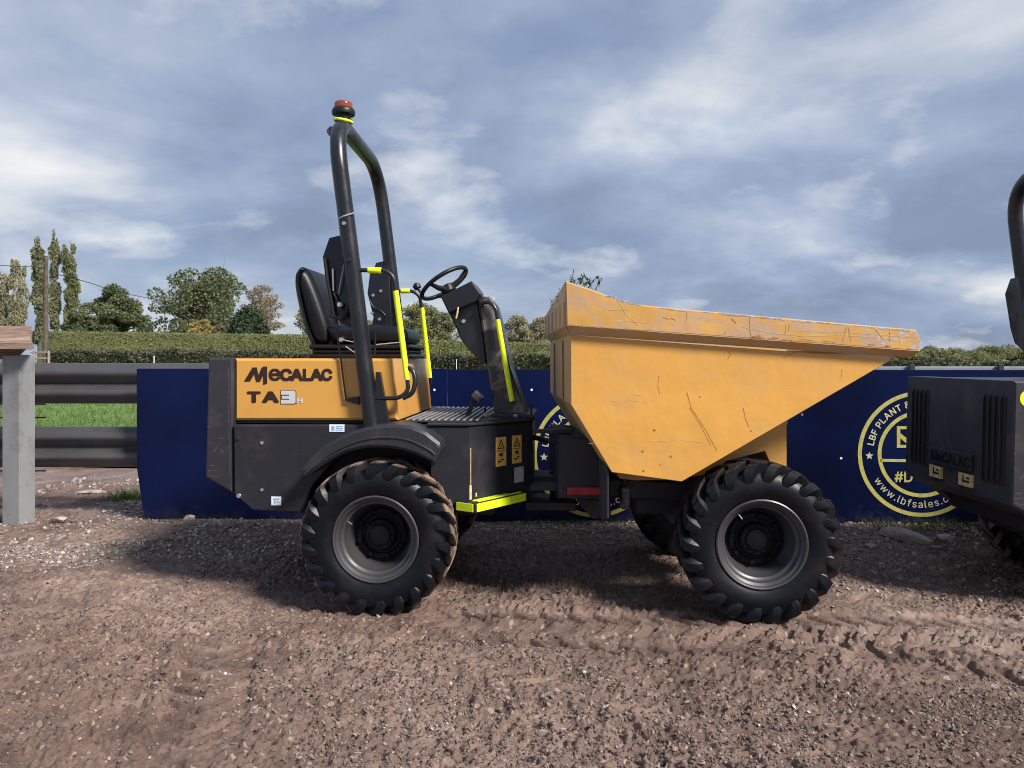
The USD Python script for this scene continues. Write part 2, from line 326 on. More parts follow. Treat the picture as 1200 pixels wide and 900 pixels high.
def ground_height(X, Y, fine=True):
    p = np.stack([X, Y, np.zeros_like(X)], -1)
    near = np.clip((9.5 - Y) / 2.5, 0, 1) * np.clip((7 - np.abs(X)) / 1.5, 0, 1)
    h = 0.05 * (meshkit.fbm(p * 0.55, 2, 3) - 0.5)
    h = h - 0.09 * np.clip((X - 2.2) / 1.5, 0, 1) * np.clip((6.5 - Y) / 1.0, 0, 1)
    h = h + 0.035 * np.exp(-((Y - 6.35) / 0.35) ** 2)
    if fine:
        patch = np.clip(1.8 * meshkit.noise(p * np.array([0.9, 1.3, 1]), 21) - 0.25, 0.15, 1)
        q = p + 0.05 * (np.stack([meshkit.noise(p * 8, 31), meshkit.noise(p * 8, 32), p[..., 2]], -1) - 0.5) * np.array([1, 1, 0])
        r = 1 - np.abs(2 * meshkit.noise(q * np.array([11, 15, 1]), 11) - 1)
        cl = np.clip(meshkit.noise(q * np.array([29, 36, 1]), 13) * 2 - .75, 0, 1)
        c2 = np.clip(meshkit.noise(p * np.array([57, 63, 1]), 14) * 2 - .8, 0, 1)
        press = 1 - .68 * np.clip(-track_marks(X, Y) / .004, 0, 1)
        h = h + press * near * (0.014 * patch * (r - 0.5) + 0.020 * patch * (cl - .3) + 0.017 * (0.3 + patch) * (c2 - 0.25) + 0.018 * (meshkit.noise(p * 4.3, 17) - .5))
    h = h + track_marks(X, Y) * near
    return h * np.clip((60 - Y) / 30, 0, 1)

def flat_under(X, Y, h):
    """the mud is pressed level where the four near wheels stand"""
    for x, y in ((-0.767, 4.45), (1.356, 4.31), (-0.67, 5.83), (1.33, 5.7), (3.97, 5.7)):
        if x > 3: continue
        g = np.exp(-(((X - x) / 0.22) ** 2 + ((Y - y) / 0.22) ** 2)); h = h * (1 - g) + g * 0.004
    return h

xs = np.concatenate([-np.geomspace(900, 5.6, 36), np.arange(-5.5, -2.6, .013), np.arange(-2.6, 3.0, .0078), np.arange(3.0, 5.6, .012), np.geomspace(5.65, 900, 36)])
ys = np.concatenate([[-60, -20, -6, -1, 1, 2, 2.4], 2.55 + np.cumsum(np.linspace(.0062, .0155, 430)), [7.3, 7.35]])
ys = np.unique(np.concatenate([ys, np.arange(7.4, 10.6, .035), np.geomspace(10.7, 1500, 60)]))
GX, GY = np.meshgrid(xs, ys)
GZ = flat_under(GX, GY, ground_height(GX, GY))
nx, ny = len(xs), len(ys)
ii = (np.arange(ny - 1)[:, None] * nx + np.arange(nx - 1)[None]).ravel()
gf = np.vstack([np.column_stack([ii, ii + 1, ii + nx + 1]), np.column_stack([ii, ii + nx + 1, ii + nx])])
ground_mat = mat('mud', {'g': ('geometry', {}), 's': ('separate_xyz', {}),
    'n1': ('noise_texture', {'scale': 0.55, 'detail': 5.0, 'roughness': 0.6, 'distortion': 0.3}), 'n2': ('noise_texture', {'scale': 4.5, 'detail': 9.0, 'roughness': 0.7}), 'n3': ('noise_texture', {'scale': 42.0, 'detail': 6.0, 'roughness': 0.7}),
    'r1': ('rgb_ramp', {'ramp': [(0.36, (0.104, 0.068, 0.054)), (0.50, (0.168, 0.115, 0.094)), (0.62, (0.236, 0.172, 0.144))]}),
    'r2': ('rgb_ramp', {'ramp': [(0.34, (0.55, 0.53, 0.53)), (0.62, (1.18, 1.18, 1.18))]}), 'm1': ('mix_color', {'blend_type': 'multiply', 'fac': 1.0}),
    'r3': ('rgb_ramp', {'ramp': [(0.34, (0.80, 0.79, 0.79)), (0.62, (1.12, 1.12, 1.12))]}), 'm2': ('mix_color', {'blend_type': 'multiply', 'fac': 1.0}),
    'v': ('voronoi_texture', {'scale': 48.0, 'feature': 'f1'}), 'vs': ('separate_color', {}), 'vr': ('rgb_ramp', {'ramp': [(0.972, (0, 0, 0)), (0.98, (0.6, 0.6, 0.6))]}), 'm3': ('mix_color', {'b': (0.36, 0.29, 0.25)}),
    'wet': ('noise_texture', {'scale': 0.8, 'detail': 4.0}), 'wr': ('rgb_ramp', {'ramp': [(0.40, (0.34, 0.34, 0.34)), (0.58, (0.85, 0.85, 0.85))]}),
    'n5': ('noise_texture', {'scale': 130.0, 'detail': 4.0, 'roughness': 0.75}), 'ad5': ('math', {'math_type': 'multiply_add', 'value2': 0.35}), 'ad': ('math', {'math_type': 'multiply_add', 'value2': 0.5}), 'b': ('bump', {'strength': 1.0, 'distance': 0.016}), 'p': ('principled_bsdf', {'specular_ior_level': 0.4})},
    [('g.position', 'n1.vector'), ('g.position', 'n2.vector'), ('g.position', 'n3.vector'), ('g.position', 'v.vector'), ('g.position', 'wet.vector'), ('n1.fac', 'r1.fac'), ('n2.fac', 'r2.fac'), ('n3.fac', 'r3.fac'),
     ('r1.color', 'm1.a'), ('r2.color', 'm1.b'), ('m1.result', 'm2.a'), ('r3.color', 'm2.b'), ('v.color', 'vs.color'), ('vs.r', 'vr.fac'), ('vr.color', 'm3.fac'), ('m2.result', 'm3.a'), ('m3.result', 'p.base_color'),
     ('wet.fac', 'wr.fac'), ('wr.color', 'p.roughness'), ('n3.fac', 'ad.value1'), ('n2.fac', 'ad.value3'), ('g.position', 'n5.vector'), ('n5.fac', 'ad5.value1'), ('ad.value', 'ad5.value3'), ('ad5.value', 'b.height'), ('b.normal', 'p.normal')], 'p.BSDF')
single('ground', TM(np.column_stack([GX.ravel(), GY.ravel(), GZ.ravel()]), gf), ground_mat, 'muddy brown yard ground marked with tyre tread prints', 'ground', kind='structure', smooth=True)
def gz(x, y): return float(flat_under(np.array([x], float), np.array([y], float), ground_height(np.array([x], float), np.array([y], float)))[0])

# grass field beyond the barriers
field_x = np.concatenate([-np.geomspace(900, 30, 20), np.linspace(-28, 28, 60), np.geomspace(30, 900, 20)]); field_y = np.concatenate([np.linspace(10.2, 40, 40), np.geomspace(42, 1500, 40)])
FX, FY = np.meshgrid(field_x, field_y)
FX0 = FY + 0.7 * (meshkit.noise(np.stack([FX * .4, FY * 0, FX * 0], -1), 4) - .5) * (FY < 10.5)
FZ = ground_height(FX, FY, False) + 0.02
n_x = len(field_x); ii = (np.arange(len(field_y) - 1)[:, None] * n_x + np.arange(n_x - 1)[None]).ravel()
ff = np.vstack([np.column_stack([ii, ii + 1, ii + n_x + 1]), np.column_stack([ii, ii + n_x + 1, ii + n_x])])
grass_ground = mat('grass_ground', {'g': ('geometry', {}), 'n': ('noise_texture', {'scale': 1.2, 'detail': 8.0, 'roughness': 0.7}), 'r': ('rgb_ramp', {'ramp': [(0.3, (0.060, 0.110, 0.022)), (0.7, (0.130, 0.200, 0.045))]}), 'b': ('bump', {'strength': 0.8, 'distance': 0.05}), 'p': ('principled_bsdf', {'roughness': 0.9})},
    [('g.position', 'n.vector'), ('n.fac', 'r.fac'), ('r.color', 'p.base_color'), ('n.fac', 'b.height'), ('b.normal', 'p.normal')], 'p.BSDF')
single('grass_field', TM(np.column_stack([FX.ravel(), FX0.ravel(), FZ.ravel()]), ff), grass_ground, 'green field beyond the crash barrier', 'field', kind='structure', smooth=True)

def leaf_mat(name, lo, hi, trans=0.3, rough=0.6):
    return mat(name, {'g': ('geometry', {}), 'n': ('noise_texture', {'scale': 0.55, 'detail': 3.0}), 'a': ('math', {'math_type': 'multiply_add', 'value2': 0.55}), 'r': ('rgb_ramp', {'ramp': [(0.35, lo), (1.0, hi)]}),
        'p': ('principled_bsdf', {'roughness': rough, 'specular_ior_level': 0.3}), 't': ('translucent_bsdf', {}), 'm': ('mix_closure', {'fac': trans})},
        [('g.position', 'n.vector'), ('g.random_per_island', 'a.value1'), ('n.fac', 'a.value3'), ('a.value', 'r.fac'), ('r.color', 'p.base_color'), ('r.color', 't.color'), ('p.BSDF', 'm.closure1'), ('t.BSDF', 'm.closure2')], 'm.closure')
M['grass'] = leaf_mat('grass_blades', (0.060, 0.120, 0.018), (0.17, 0.27, 0.06))
M['weed'] = leaf_mat('weed_leaves', (0.040, 0.062, 0.018), (0.13, 0.15, 0.05))

def blades(px, py, pz, h, w, seed, lean=0.35):
    r = np.random.default_rng(seed); n = len(px); a = r.uniform(0, 2 * np.pi, n); l = r.normal(0, lean, (n, 2)) * h[:, None]
    b = np.column_stack([px, py, pz]); d = np.column_stack([np.cos(a), np.sin(a), 0 * a]) * (w[:, None] / 2)
    tip = b + np.column_stack([l, h])
    v = np.stack([b - d, b + d, tip], 1).reshape(-1, 3)
    return TM(v, np.arange(3 * n).reshape(-1, 3))
n = 70000
bx, by = rng.uniform(-1, 1, n), 10.4 + 26 * rng.uniform(0, 1, n) ** 1.3
bx = bx * by * 0.95
single('grass', blades(bx, by, np.full(n, .015), rng.uniform(.05, .16, n), rng.uniform(.012, .03, n), 3), M['grass'], 'green grass of the field behind the crash barrier', 'grass', kind='stuff', smooth=False)

# ------------------------------------------------------------------ dumper
W = 1.72                                             # overall width, local y from 0 (near) to W
YC = W / 2
def mirror_y(m): m2 = m.copy(); v = m2.vertices.copy(); v[:, 1] = W - v[:, 1]; return TM(v, m2.faces[:, ::-1])

TW = 0.31
def tyre_mesh(seed):
    r = np.random.default_rng(seed)
    half = [(.232, .030), (.262, .010), (.300, -.002), (.335, -.001), (.368, .010), (.388, .030), (.398, .075), (.402, .155)]
    prof = half + [(a, TW - b) for a, b in half[-2::-1]]
    parts = [lathe(prof, 96)]
    N = 22
    secs = [(.168, .396, .168, .440, .00, .021), (.120, .398, .120, .441, .085, .022), (.075, .398, .070, .440, .165, .023), (.040, .394, .030, .437, .235, .024), (.020, .386, .002, .420, .285, .026), (.012, .370, -.007, .390, .312, .023), (.006, .350, -.006, .362, .325, .017), (.004, .338, .000, .340, .33, .012)]
    for sd in (0, 1):
        for k in range(N):
            a0 = 2 * np.pi * (k + .5 * sd) / N; v = []
            jit = r.uniform(-.004, .004)
            for yb, rb, yt, rt, an, hw in secs:
                rt = rt + (jit if rt > .42 else 0)
                for y, rr, s, k2 in ((yb, rb, -1, 1.45), (yt, rt, -1, .95), (yt, rt, 1, .95), (yb, rb, 1, 1.45)):
                    t = a0 + an + s * hw * 1.10 * k2 / rr
                    v.append((rr * math.cos(t), y if sd == 0 else TW - y, rr * math.sin(t)))
            f = []
            for i in range(len(secs) - 1):
                for q in range(3):
                    a, b = i * 4 + q, i * 4 + q + 1
                    f += [(a, b, b + 4), (a, b + 4, a + 4)]
            e = (len(secs) - 1) * 4; f += [(0, 2, 1), (0, 3, 2), (e, e + 1, e + 2), (e, e + 2, e + 3)]
            f = np.array(f); parts.append(TM(v, f if sd else f[:, ::-1]))
    m = cat(parts); trimesh.repair.fix_normals(m) if False else None
    return m
TYRE = tyre_mesh(1)
RIM = lathe([(.236, .034), (.246, .022), (.247, .012), (.240, .008), (.232, .012), (.228, .024), (.214, .032), (.209, .050), (.203, .060), (.192, .066), (.188, .105), (.180, .118), (.172, .150), (.165, .185), (.165, .27), (.236, .285)], 80)
DISC = lathe([(.171, .182), (.150, .180), (.142, .170), (.120, .167), (.112, .176), (.100, .176), (.001, .176)], 64)
HUB = lathe([(.092, .180), (.092, .148), (.084, .138), (.062, .136), (.058, .124), (.048, .118), (.001, .116)], 40)
def wheel(parent, x, y, z, flip, rot, rubber):
    w = UsdGeom.Xform.Define(stage, free(pathof(parent) + '/wheel'))
    w.AddTranslateOp().Set((x, y, z))
    if flip: w.AddRotateZOp().Set(180)
    w.AddRotateYOp().Set(math.degrees(rot)); w = w.GetPrim()
    obj('tyre', TYRE, rubber, w, 28); obj('rim', RIM, M['rim'], w, 40); obj('wheel_disc', DISC, M['disc'], w, 40); obj('hub', HUB, M['disc'], w, 40)
    for k in range(8):
        a = 2 * np.pi * (k + .5) / 8
        obj('wheel_nut', disc((.131 * math.cos(a), .160, .131 * math.sin(a)), .012, .024, n=6), M['disc'], w, 20)
    tag(obj('hub_bolt_ring', cat([disc((.074 * math.cos(2 * np.pi * k / 12), .133, .074 * math.sin(2 * np.pi * k / 12)), .006, .014, n=6) for k in range(12)]), M['disc'], w, 20), kind='stuff')
    obj('valve_stem', tube([(-.19, .075, .075), (-.175, .062, .070), (-.150, .058, .060)], .004, 6), M['chrome'], w)
    return w

def panel_text(parent, y, fr):
    """the maker's name and model on the hood's side"""
    q = lambda u, v: fr.at(u, v, y)
    def word(parts_):
        return cat(parts_)
    h = q(300, 429)[1] - q(300, 446)[1]
    # a tall slanted M whose right leg drops below the line, a round e, then wide capitals
    Mp = [(286, 447), (296, 430.5), (301, 430.5), (303, 440), (306.5, 431), (309, 429.5), (313, 429.5), (313, 449.5), (308.5, 451), (308.5, 440), (304.5, 447.5), (300.5, 447.5), (298, 438.5), (293, 447)]
    ms = [side(fr.poly(Mp, y), y - .002, y + .001, 0)]
    for ch, u, w, hh, vb in (('e', 315, 14.5, 14.5, 446.5), ('C', 328, 15.0, 14.5, 446.5), ('A', 340, 16, 14.5, 446.5), ('L', 355, 10, 14.5, 446.5), ('A', 363, 16, 14.5, 446.5), ('C', 376.5, 13.5, 14.5, 446.5)):
        t = heavy_text(ch, 1.0, .012 if ch == 'e' else .055); b = t.bounds; p0, p1 = q(u, vb), q(u + w - .6, vb - hh)
        v = t.vertices.copy(); v[:, 0] = (v[:, 0] - b[0, 0]) / (b[1, 0] - b[0, 0]) * (p1[0] - p0[0]); v[:, 1] = (v[:, 1] - b[0, 1]) / (b[1, 1] - b[0, 1]) * (p1[1] - p0[1])
        ms.append(to_side(TM(v, t.faces), p0[0], p0[1], y))
    obj('maker_lettering', cat(ms), M['ink'], parent, False)
    def fit(ch, u0, u1, v0, v1, yy=y, dep=.002):
        t = heavy_text(ch, 1.0, .03 if ch == 'H' else .06, dep); b = t.bounds; p0, p1 = fr.at(u0, v1, y), fr.at(u1, v0, y)
        v = t.vertices.copy(); v[:, 0] = (v[:, 0] - b[0, 0]) / (b[1, 0] - b[0, 0]) * (p1[0] - p0[0]); v[:, 1] = (v[:, 1] - b[0, 1]) / (b[1, 1] - b[0, 1]) * (p1[1] - p0[1])
        return to_side(TM(v, t.faces), p0[0], p0[1], yy)
    obj('model_lettering', cat([fit('T', 289.5, 305.5, 458.5, 472), fit('A', 307, 327, 458.5, 472)]), M['ink'], parent, False)
    E = [(329.5, 458), (345.5, 458), (346.5, 459.5), (346.5, 472), (345, 473), (329.5, 473), (329.5, 468.5), (339, 468.5), (339, 467.3), (330.5, 467.3), (330.5, 463.8), (339, 463.8), (339, 462.6), (329.5, 462.6)]
    obj('model_number', side(fr.poly(E, y), y - .003, y + .001, 0), M['silver'], parent, False)
    obj('model_number_edge', side(fr.poly([(328.8, 457.4), (346, 457.4), (347.2, 459), (347.2, 472.5), (345.5, 473.7), (328.8, 473.7)], y), y - .0015, y + .001, 0), M['ink'], parent, False)
    obj('model_letter', fit('H', 347.8, 354.5, 466.2, 472.5), M['silver'], parent, False)

FR0 = Frame(-0.767, 4.295, 0.0, -0.06)               # rear frame of the first dumper (also the drawing frame of the model)
FF0 = Frame(1.356, 4.156, 0.0, 0.02)                 # its front frame, steered a little

def build_rear(t, hoodm, letters, rear_plate, backrest=True):
    F = FR0
    # --- body
    Y0 = .25
    rear_x = F.at(241, 500, .22)[0]
    cw = F.poly([(244, 419), (272.5, 419), (272.5, 578), (240.5, 559)], .22)
    cwb = obj('rear_counterweight', side(cw, .22, W - .22, .012), M['grey_light'], t)
    # louvres and plate on the rear face
    zt, zb = cw[0, 1], cw[3, 1]
    for g0 in (.285, 1.17):
        for k in range(4):
            y = g0 + k * .058
            z0_, z1_ = zb + .10, zt - .09; xf = lambda z: np.interp(z, [zb, zt], [cw[3, 0], cw[0, 0]])
            obj('louvre_slot', side([(xf(z0_) - .003, z0_), (xf(z1_) - .003, z1_), (xf(z1_) + .02, z1_), (xf(z0_) + .02, z0_)], y, y + .038, .001), M['seam'], cwb)
            obj('louvre_fin', side([(xf(z0_) - .001, z0_ - .012), (xf(z0_ + .02) - .016, z0_ + .02), (xf(z1_ - .02) - .016, z1_ - .02), (xf(z1_) - .001, z1_ + .012)], y + .038, y + .048, .002), M['grey'], cwb)
    if rear_plate:
        xr = cw[3, 0]
        pl = obj('name_plate', box(xr - .016, xr + .03, .60, 1.10, zb + .13, zb + .24, .003), M['dark'], cwb)
        tx = flat_text('MeCALAC', .062, .002, True, 1.25); v = tx.vertices
        tx = TM(np.column_stack([np.full(len(v), xr - .0165) - v[:, 2], 1.085 - v[:, 0] * (.46 / np.ptp(v[:, 0])), zb + .155 + v[:, 1]]), tx.faces)
        obj('plate_lettering', tx, M['letter_black'], pl, False)
        for y0 in (.60, .965):
            st = obj('tape_sticker', box(xr - .014, xr + .02, y0, y0 + .15, zb + .035, zb + .115, .001), M['tape'], cwb)
            ln = [box(xr - .0155, xr - .013, y0 + .02, y0 + .10, zb + .062, zb + .074, .0005), box(xr - .0155, xr - .013, y0 + .085, y0 + .097, zb + .055, zb + .105, .0005), box(xr - .0155, xr - .013, y0 + .02, y0 + .06, zb + .085, zb + .095, .0005)]
            obj('sticker_print', cat(ln), M['letter_black'], st, 20)
    sc = []
    for k, (u0, v0, u1, v1) in enumerate(((244, 552, 256, 551), (245, 557, 258, 559), (246, 546, 252, 545), (257, 513, 262, 514), (250, 530, 258, 520), (258, 526, 262, 531), (268, 430, 268.6, 560), (243.5, 500, 246, 501))):
        A_, B_ = F.at(u0, v0, .22), F.at(u1, v1, .22); d_ = (B_ - A_) / np.linalg.norm(B_ - A_); q_ = np.array([-d_[1], d_[0]]) * (.0014 if k != 6 else .0008)
        sc.append(side([A_ - q_, B_ - q_ * .3, B_ + q_ * .3, A_ + q_], .2188, .221, 0))
    tag(obj('pale_scratch', cat(sc), M['faint'], cwb, False), kind='stuff')
    if rear_plate:
        obj('round_sticker', disc((cw[0, 0] + .080, .2195, 1.345), .050, .003), M['neon'], cwb)
    # hood
    near_low, near_top = F.at(466, 492.5, Y0), F.at(459.5, 420, Y0)
    hood = F.poly([(275, 420), (459.5, 420), (466, 492.5), (275, 492.5)], Y0)
    hd = obj('hood', side(hood, Y0, W - Y0, .014), hoodm, t, label=None)
    obj('hood_seam', box(hood[3, 0] - .012, hood[2, 0] - .01, Y0 + .02, W - Y0 - .02, hood[2, 1] - .022, hood[2, 1] - .001, .001), M['seam'], t)
    obj('hood_gap', box(F.at(272.5, 450, Y0)[0] - .004, hood[0, 0] + .004, Y0 + .03, W - Y0 - .03, .9, hood[0, 1] - .02, .001), M['seam'], t)
    if letters:
        panel_text(hd, Y0 - .0005, F)
    # engine side panels with the wheel arch, one each side
    arch = [(273.5, 498), (551, 498), (551, 586), (538, 590), (525, 560), (500, 538), (460, 524), (425, 524), (392, 540), (366, 570), (352, 601), (296, 597.5), (274.5, 579)]
    sp = side(F.poly(arch, .205), .205, .36, .008)
    s1 = obj('side_panel', sp, M['grey'], t); s2 = obj('side_panel', mirror_y(sp), M['grey'], t)
    a, b = F.at(351, 500, .205), F.at(351, 590, .205)
    obj('panel_joint', box(a[0] - .002, a[0] + .002, .2035, .22, F.at(351, 552, .205)[1], a[1] - .005, .0005), M['seam'], s1)
    for (u, v, r_, mm) in ((307, 519, .011, 'chrome'), (307, 574, .010, 'chrome'), (279, 514, .014, 'seam'), (280, 581, .014, 'chrome')):
        p = F.at(u, v, .205); obj('panel_fastener', disc((p[0], .203, p[1]), r_, .010), M[mm], s1)
    p0, p1 = F.at(386, 506, .205), F.at(403.5, 497.5, .205)
    st = obj('sticker', box(p0[0], p1[0], .2025, .21, p0[1], p1[1], .0005), M['white'], s1)
    w_ = p1[0] - p0[0]; h_ = p1[1] - p0[1]
    obj('sticker_print', cat([box(p0[0] + w_ * .14, p0[0] + w_ * .34, .2015, .204, p0[1] + h_ * .18, p0[1] + h_ * .8, .0002)] + [box(p0[0] + w_ * .44, p0[0] + w_ * .92, .2015, .204, p0[1] + h_ * z, p0[1] + h_ * (z + .13), .0002) for z in (.2, .44, .68)]), M['pale_blue'], st, 20)
    p0, p1 = F.at(318, 592, .205), F.at(329.5, 582, .205)
    st = obj('sticker', box(p0[0], p1[0], .2025, .21, p0[1], p1[1], .0005), M['white'], s1)
    w_, h_ = p1[0] - p0[0], p1[1] - p0[1]
    obj('sticker_print', cat([box(p0[0] + w_ * a_, p0[0] + w_ * b_, .2015, .204, p0[1] + h_ * c_, p0[1] + h_ * d_, .0002) for a_, b_, c_, d_ in ((.18, .82, .66, .80), (.30, .44, .2, .7), (.52, .80, .36, .48))]), M['pale_blue'], st, 20)
    # inner chassis and arch lining
    c0, c1 = F.at(300, 500, .36)[0], F.at(548, 500, .36)[0]
    obj('chassis', cat([box(c0, c1 - .02, .37, W - .37, .52, F.at(300, 499, .36)[1] - .01, .01), box(c0 + .1, c1 + .15, .55, W - .55, .46, .60, .01), box(c0 - .1, c0 + .3, .24, W - .24, .66, 1.04, .01)]), M['dark'], t)
    # operator deck with its cut corners
    zc = F.at(540, 497, .17)[1]; zl = F.at(550, 592, .19)[1]
    xa, xb, xc = F.at(505, 497, .19)[0], F.at(550, 497, .19)[0], F.at(624, 490, .62)[0]
    P = [(xa, .19), (xb, .19), (xc, .60), (xc, W - .60), (xb, W - .19), (xa, W - .19)]
    dk = obj('deck_body', plan(P, zl, zc - .012, .01), M['grey'], t)
    lip = [(xa - .02, .178), (xb + .004, .178), (xc + .012, .595), (xc + .012, W - .595), (xb + .004, W - .178), (xa - .02, W - .178)]
    obj('deck_lip', plan(lip, zc - .012, zc + .004, .004), M['grey_light'], t)
    xd0 = hood[2, 0] + .03
    plate = obj('tread_plate', plan([(xd0, .24), (xb - .03, .22), (xc - .08, .52), (xc - .08, W - .52), (xb - .03, W - .22), (xd0, W - .24)], zc + .004, zc + .010, .002), M['dark'], t)
    nrib = 12
    for k in range(nrib):
        x = xd0 + .015 + k * (xb + .05 - xd0) / nrib
        obj('deck_rib', box(x, x + .017, .245, W - .245, zc + .010, zc + .022, .004), M['deck'], plate)
    # warning stickers on the near cut corner: plane from (xb, .19) to (xc, .60)
    e = np.array([xc - xb, .41]); L = np.linalg.norm(e); e /= L; nn = np.array([e[1], -e[0]])
    def on_corner(m, s, z):
        v = np.asarray(m.vertices)
        return TM(np.column_stack([xb + e[0] * (s + v[:, 0]) + nn[0] * v[:, 2], .19 + e[1] * (s + v[:, 0]) + nn[1] * v[:, 2], z + v[:, 1]]), m.faces)
    def slab(x0, x1, y0, y1, z0=-.002, z1=.002): return box(x0, x1, y0, y1, z0, z1, .0004)
    for s0, wd, zz, hh in ((.215, .088, .790, .175), (.355, .085, .795, .172)):
        b_ = obj('warning_sticker', on_corner(slab(0, wd, 0, hh), s0, zz), M['tan'], dk)
        tri = [(wd * .5, hh * .93), (wd * .14, hh * .60), (wd * .86, hh * .60)]
        ring = Polygon(tri).difference(Polygon(offset_poly(np.array(tri)[::1] if shapely.LinearRing(tri).is_ccw else np.array(tri)[::-1], .006)))
        mm = trimesh.creation.extrude_polygon(ring, .0012, engine='earcut'); mm.apply_translation((0, 0, .002))
        pr = [mm, slab(wd * .46, wd * .54, hh * .66, hh * .78, .0015, .0032), slab(wd * .08, wd * .92, hh * .52, hh * .54, .0015, .0032), slab(wd * .30, wd * .62, hh * .36, hh * .44, .0015, .0032), slab(wd * .55, wd * .66, hh * .32, hh * .48, .0015, .0032), slab(wd * .2, wd * .5, hh * .14, hh * .19, .0015, .0032), slab(wd * .5, wd * .75, hh * .2, hh * .25, .0015, .0032)]
        obj('warning_print', on_corner(cat(pr), s0, zz), M['ink'], b_, 20)
    obj('grey_tag', on_corner(slab(0, .085, 0, .095), .375, .675), M['pale_grey'], dk)
    obj('scrape_mark', on_corner(cat([slab(-.004, .014, 0, .085), slab(.045, .055, .012, .035), slab(.004, .009, .06, .30, -.001, .0015)]), 0.004, zl + .03), M['tape'], dk)
    # step below the deck with hi-vis edges
    zs = F.at(557, 601, .12)[1]
    sx0, sx1 = F.at(533, 590, .15)[0], F.at(557, 600, .10)[0]
    S = [(sx0, .17), (sx1, .10), (xc - .03, .50), (xc - .03, .75), (sx0, .75)]
    stp = obj('step', plan(S, zs, zs + .055, .004), M['dark'], t)
    for A, B in (((sx0, .17), (sx1, .10)), ((sx1, .10), (xc - .03, .50))):
        A, B = np.array(A), np.array(B); d = (B - A) / np.linalg.norm(B - A); q = np.array([d[1], -d[0]]) * .004
        A2, B2 = A + d * .01, B - d * .015
        obj('step_edge_strip', plan([A2 + q, B2 + q, B2 - q, A2 - q], zs + .006, zs + .052, .001), M['neon'], stp)
    A, B = np.array((sx1, .10)), np.array((xc - .03, .50)); d = (B - A) / np.linalg.norm(B - A); inn = np.array([-d[1], d[0]])
    for k in range(3):
        o = inn * (.02 + .035 * k)
        obj('step_tread_strip', plan([A + d * .05 + o, B - d * .03 + o, B - d * .03 + o + inn * .014, A + d * .05 + o + inn * .014], zs + .055, zs + .061, .001), M['neon'], stp)
    # fenders
    top = [(351, 551), (372, 529), (395, 513.5), (420, 503.5), (450, 498), (478, 499), (500, 507), (515, 519), (516.5, 527), (509, 543)]
    bot = [(499, 538), (480, 530), (455, 525), (430, 525), (405, 531), (383, 542), (361, 557)]
    sm = lambda L: [tuple(p) for p in smooth_path(np.array(L, float), 4)]
    fp = F.poly(sm(top[:7]) + top[7:] + sm(bot), -.005)
    fm = side(fp, -.005, .34, .016)
    f1 = obj('fender', fm, M['fender'], t); obj('fender', mirror_y(fm), M['fender'], t)
    mid = F.poly(sm([(357, 556), (380, 536.5), (405, 522.5), (430, 514.5), (455, 512.5), (480, 516), (503, 527), (510, 533)]), -.005)
    obj('fender_bead', tube(np.column_stack([mid[:, 0], np.full(len(mid), -.007), mid[:, 1]]), .006, 8), M['fender'], f1)
    # --- roll bar
    RY = .20
    base, up, topp = F.at(437, 500, RY), F.at(396.5, 185, RY), F.at(397, 150, RY)
    ztop = topp[1]
    fy = W - .25; sh = -.035; ztop += .075
    pth = bend([(base[0], RY, base[1] - .02), (up[0] - .030, RY, ztop), (up[0] - .030 + sh, fy, ztop), (base[0] + sh, fy, base[1] - .02)], .34, 12)
    rb = obj('roll_bar', tube(pth, .0485, 20), M['black'], t, 40)
    gus = side(F.poly([(441, 436), (446, 436), (457, 497), (438, 498)], RY), RY - .02, RY + .02, .003)
    obj('roll_bar_gusset', gus, M['black'], t); obj('roll_bar_gusset', mirror_y(gus), M['black'], t)
    for v_, r_ in ((305, .013), (262, .012)):
        p = F.at(409 if v_ == 305 else 403.5, v_, RY - .05); obj('roll_bar_bolt', disc((p[0], RY - .05, p[1]), r_, .03), M['dark' if v_ == 305 else 'chrome'], rb)
    p = F.at(408, 255, RY); obj('cable_tie', tube(bend([(p[0] - .05, RY - .03, p[1] - .012), (p[0] - .01, RY - .053, p[1]), (p[0] + .045, RY - .035, p[1] + .02)], .03), .0045, 6), M['pale_grey'], rb)
    plate_n = F.poly([(378.5, 301), (386, 279), (398, 276), (406, 282), (419, 388), (402, 380), (392, 371), (386, 350), (382.5, 326)], .27)
    obj('fold_plate', side(plate_n, .265, .277, .002), M['black'], t); obj('fold_plate', mirror_y(side(plate_n, .265, .277, .002)), M['black'], t)
    plate_f = F.poly([(431, 344), (434.5, 315), (444, 311.5), (456, 312), (460, 415), (436, 415), (433, 395), (438, 372), (434, 356)], 1.28)
    pf = obj('belt_plate', side(plate_f, 1.27, 1.285, .002), M['black'], t)
    for u, v_ in ((437, 346), (446, 341), (436, 367), (444.5, 374)):
        p = F.at(u, v_, 1.265); obj('plate_bolt', disc((p[0], 1.268, p[1]), .012, .012), M['chrome'], pf)
    wire = F.path([(433, 352, 1.262), (438, 360, 1.262), (446, 364, 1.262), (451.5, 370, 1.262), (449, 377, 1.262)])
    obj('plate_wire', tube(smooth_path(wire), .005, 6), M['plastic'], pf)
    # folding linkage, springs and cables beside the near leg
    obj('gas_strut', tube(F.path([(380.5, 302, .24), (384, 330, .24), (389, 356, .24), (392, 373, .24)]), .011, 8), M['plastic'], t)
    obj('silver_rod', tube(F.path([(390, 315, .245), (390.7, 341, .245)]), .006, 8), M['chrome'], t)
    obj('thin_rod', tube(F.path([(407, 289, .235), (402, 316, .235), (396.5, 345, .235)]), .004, 6), M['pale_grey'], t)
    obj('hydraulic_hose', tube(smooth_path(F.path([(413.5, 339, .22), (411, 352, .22), (405, 366, .22), (397, 373, .22), (388, 370, .23), (386, 366, .25)])), .011, 8), M['plastic'], t)
